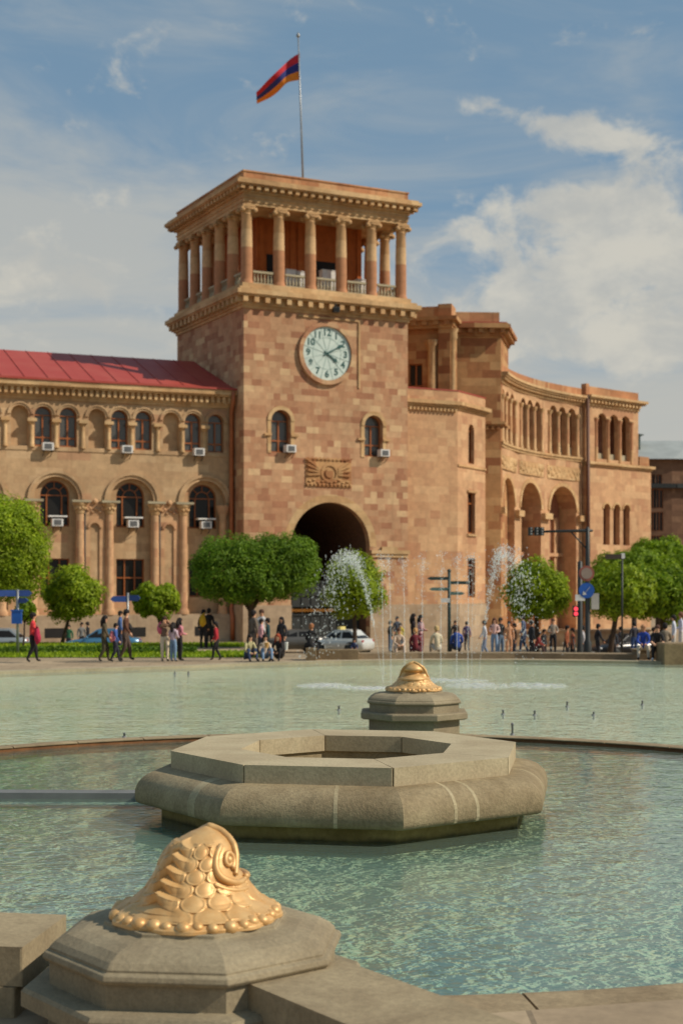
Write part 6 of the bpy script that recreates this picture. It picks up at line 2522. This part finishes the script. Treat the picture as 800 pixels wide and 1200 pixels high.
for py, rr, m, nm in ((672, 0.30, plain('sign_red', srgb(150, 84, 70), 0.6), 'red_sign'), (692, 0.30, BLUE2, 'blue_sign')):
    z = EYE + (685 - py) * Y / 1700
    g = MB()
    g.tube([(-0.06, -0.13, z), (-0.06, -0.105, z)], rr, 24, smooth=False)
    so = g.build(nm, m, t)
    if nm == 'blue_sign':
        g = MB()
        g.bar((0.06, -0.137, z + 0.14), (-0.15, -0.137, z - 0.11), 0.07, 0.01)
        g.add([(-0.22, -0.142, z - 0.18), (-0.06, -0.142, z - 0.15), (-0.19, -0.142, z - 0.02)], [(0, 1, 2)])
        g.build('arrow', M['white'], so)
    else:
        g = MB()
        g.tube([(-0.06, -0.145, z), (-0.06, -0.132, z)], rr * 0.72, 20, smooth=False)
        g.build('sign_face', plain('faded_sign_face', srgb(150, 130, 118), 0.6), so)
g = MB()
z = EYE + (685 - 704) * Y / 1700
g.box(-0.50, -0.12, -0.12, -0.10, z, z + 0.24)
g.build('plate', M['white'], t)
g = MB()
z = EYE + (685 - 714) * Y / 1700
g.box(0.12, 0.42, -0.12, -0.10, z, z + 0.62)
g.build('notice', plain('pale_notice', srgb(176, 170, 160), 0.6), t)

Y = 59.5
t = thing('pedestrian_signal', 'dark post with a red pedestrian light left of the mast', 'traffic light', (gx(679, Y), Y, gz(gx(679, Y), Y)))
zb = gz(gx(679, Y), Y)
g = MB()
g.lathe([(0.15, 0), (0.13, 0.4), (0.11, 0.5), (0.10, 3.9), (0.0, 3.95)], 10)
g.build('pole', M['darkmetal'], t)
zr = EYE + (685 - 722) * Y / 1700 - zb
g = MB()
g.box(-0.30, -0.08, -0.16, 0.06, zr - 0.02, zr + 0.42)
hd_ = g.build('signal_head', M['darkmetal'], t)
em = bpy.data.materials.new('red_lamp')
em.use_nodes = True
pb = em.node_tree.nodes['Principled BSDF']
pb.inputs['Base Color'].default_value = (0.5, 0.02, 0.03, 1)
pb.inputs['Emission Color'].default_value = (1, 0.06, 0.09, 1)
pb.inputs['Emission Strength'].default_value = 1.4
for dz in (0.10, 0.30):
    g = MB()
    g.tube([(-0.19, -0.18, zr + dz), (-0.19, -0.162, zr + dz)], 0.085, 12, smooth=False)
    g.build('red_light', em, hd_)
Y = 60.5
t = thing('street_lamp', 'dark horizontal lamp box with a pale end among the right trees', 'lamp', (gx(730, Y), Y, gz(gx(730, Y), Y)))
zb = gz(gx(730, Y), Y)
zz = EYE + (685 - 655) * Y / 1700 - zb
g = MB()
g.tube([(0, 0.3, 0), (0, 0.3, zz + 0.1)], 0.04, 8)
g.build('pole', M['darkmetal'], t)
g = MB()
g.prism([(-0.72, 0.0), (-0.08, 0.0), (-0.08, 0.26), (-0.72, 0.26)], zz, zz + 0.2)
g.build('lamp_box', plain('brown_lamp_box', srgb(66, 54, 42), 0.6), t)
g = MB()
g.prism([(-0.078, 0.01), (0.06, 0.01), (0.06, 0.25), (-0.078, 0.25)], zz + 0.02, zz + 0.24)
g.build('lamp_end', M['white'], t)


# kick scooters in the rust-coated group
def scooter(label, px, Y, rz):
    t = thing('kick_scooter', label, 'scooter', (gx(px, Y), Y, gz(gx(px, Y), Y)), R(rz))
    g = MB()
    g.bar((-0.45, 0, 0.15), (0.40, 0, 0.15), 0.15, 0.05)
    g.build('deck', M['darkmetal'], t)
    g = MB()
    g.tube([(0.40, 0, 0.12), (0.48, 0, 0.25), (0.36, 0, 1.08)], 0.03, 8)
    g.tube([(0.36, -0.24, 1.10), (0.36, 0.24, 1.10)], 0.025, 8)
    g.build('stem', M['darkmetal'], t)
    for x in (-0.52, 0.50):
        g = MB()
        g.lathe([(0.0, -0.03), (0.09, -0.03), (0.11, 0), (0.09, 0.03), (0.0, 0.03)], 14)
        w = g.build('wheel', M['dark'], t)
        w.location = (x, 0, 0.11)
        w.rotation_euler = (R(90), 0, 0)


scooter('kick scooter beside the rust brown coat', 662, 65, 10)
scooter('kick scooter held by the second rust coat', 671, 66, 170)

# stone blocks at the pool edge
for lab, x0, x1, y0, y1, h in (('long pale stone block on the far pool edge before the white taxi', gx(372, 52.9), gx(420, 52.9), 52.9, 53.7, 0.34),
                               ('short dark stone block under the seated figure in black, left of the pale block', gx(358, 52.2), gx(370.5, 52.2), 52.2, 53.2, 0.44),
                               ('big rough stone block on the pool edge at the right', gx(775, 51.0), gx(845, 51.0), 50.6, 52.0, 0.66)):
    g = MB()
    g.box(x0, x1, y0, y1, -0.12, h)
    g.box(x0 + 0.06, x1 - 0.06, y0 + 0.06, y1 - 0.06, h, h + 0.02)
    o = g.build('stone_block', M['block'])
    bv = o.modifiers.new('bevel', 'BEVEL')
    bv.width = 0.04
    bv.segments = 2
    tag(o, lab, 'stone block')
g = MB()
g.box(gx(746, 52.6), gx(774, 52.6), 52.9, 53.6, 0.0, 0.34)
g.box(gx(746, 52.6) - 0.05, gx(774, 52.6) + 0.05, 52.85, 53.65, 0.34, 0.38)
tag(g.build('stone_bench', M['stepstone']), 'low stone bench under the sitting pair in blue and black', 'bench')

# low wall with a railing far right, behind the walkers
g = MB()
g.box(gx(600, 92), gx(760, 92), 92, 92.6, LOW, LOW + 0.95)
g.box(gx(600, 92) - 0.1, gx(760, 92) + 0.1, 91.9, 92.7, LOW + 0.95, LOW + 1.08)
tag(g.build('low_wall', M['pink']), 'low pale stone wall before the arches of the curved wing', 'wall')

# ------------------------------------------------------------------ the fountain's jets
FC = (gx(500, 42), 42.0)


def drop(g, p, r, rg):
    a = rg.uniform(0, PI)
    c, s = math.cos(a) * r, math.sin(a) * r
    x, y, z = p
    g.add([(x + c, y + s, z), (x - s, y + c, z), (x - c, y - s, z), (x + s, y - c, z), (x, y, z + r * 1.5), (x, y, z - r * 1.5)],
          [(0, 1, 4), (1, 2, 4), (2, 3, 4), (3, 0, 4), (1, 0, 5), (2, 1, 5), (3, 2, 5), (0, 3, 5)], 0, True)


def jet(label, px0, px_apex, py_apex, Y, px_end, n, spread, seed, group=None, r0=0.012, r1=0.034, y_drift=0.0):
    rg = random.Random(seed)
    x0, xa, xe = gx(px0, Y), gx(px_apex, Y), gx(px_end, Y)
    za = EYE + (685 - py_apex) * Y / 1700
    H = za - W_OUT
    g = MB()

    def at(t):                              # t: 0 at the nozzle, 1 at the apex, 2 back at the water
        if t <= 1:
            x = x0 + (xa - x0) * t
        else:
            x = xa + (xe - xa) * (t - 1)
        return x, Y + y_drift * t, W_OUT + H * (1 - (1 - t) ** 2)
    # the unbroken lower part of the stream
    pts = [at(t / 20 * 0.72) for t in range(21)]
    g.tube([(p[0] + rg.uniform(-.006, .006), p[1], p[2]) for p in pts], [0.011 - 0.007 * i / 20 for i in range(21)], 5)
    for k in range(n):
        t = rg.betavariate(2.2, 1.8) * 2.0
        if t < 0.25:
            t = rg.uniform(0.25, 1.9)
        x, y, z = at(t)
        sp = spread * (0.12 + 0.9 * max(0.0, t - 0.35)) * 0.5
        q = (x + rg.gauss(0, 1) * sp, y + rg.gauss(0, 1) * sp, z + rg.gauss(0, 1) * sp * 0.7)
        if q[2] < W_OUT:
            continue
        drop(g, q, rg.uniform(r0, r1) * (1.5 if rg.random() < 0.08 else 1.0), rg)
    o = g.build('water_jet', M['spray'], uv=False, recalc=False)
    return tag(o, label, 'water jet', group)


jet('thick arching water jet falling to the left in front of the light green tree', 448, 408, 652, 42, 372, 1500, 0.48, 1, r0=0.008, r1=0.028)
jet('thick arching water jet bending right before the loose bright tree', 560, 590, 648, 42, 622, 1500, 0.50, 2, r0=0.008, r1=0.028)
rg = random.Random(8)
for k in range(15):
    a = 2 * PI * k / 15
    x = 500 + 52 * math.cos(a)
    Y = 42 + 1.6 * math.sin(a)
    jet('thin upright water jet in the ring behind the far gilded fish', x, x + 3 * math.cos(a), rg.uniform(648, 668), Y, x + rg.uniform(4, 9) * math.cos(a), 100, 0.22, 20 + k, 'ring of thin upright jets', 0.008, 0.020)
# foam where the jets fall back
def foam(label, px, py, rx, ry, seed, n=240):
    rg = random.Random(seed)
    Y = 1700 * (EYE - W_OUT) / (py - 685)
    X = gx(px, Y)
    g = MB()
    for k in range(n):
        a, q = rg.uniform(0, 2 * PI), math.sqrt(rg.random())
        x, y = X + rx * q * math.cos(a), Y + ry * q * math.sin(a)
        r = rg.uniform(0.03, 0.12) * (1.2 - q * 0.7)
        g.ball((x, y, W_OUT), (r * 1.3, r * 0.9, r * 0.14), 6, 4)
    return tag(g.build('foam', M['foam'], uv=False, recalc=False), kind='stuff')


foam('', 380, 803, 0.75, 1.0, 1)
foam('', 432, 806, 0.9, 0.7, 2, 200)
foam('', 560, 803, 1.0, 1.3, 3)
foam('', 625, 803, 0.9, 1.2, 4)
foam('', 520, 797, 1.3, 1.0, 5, 240)
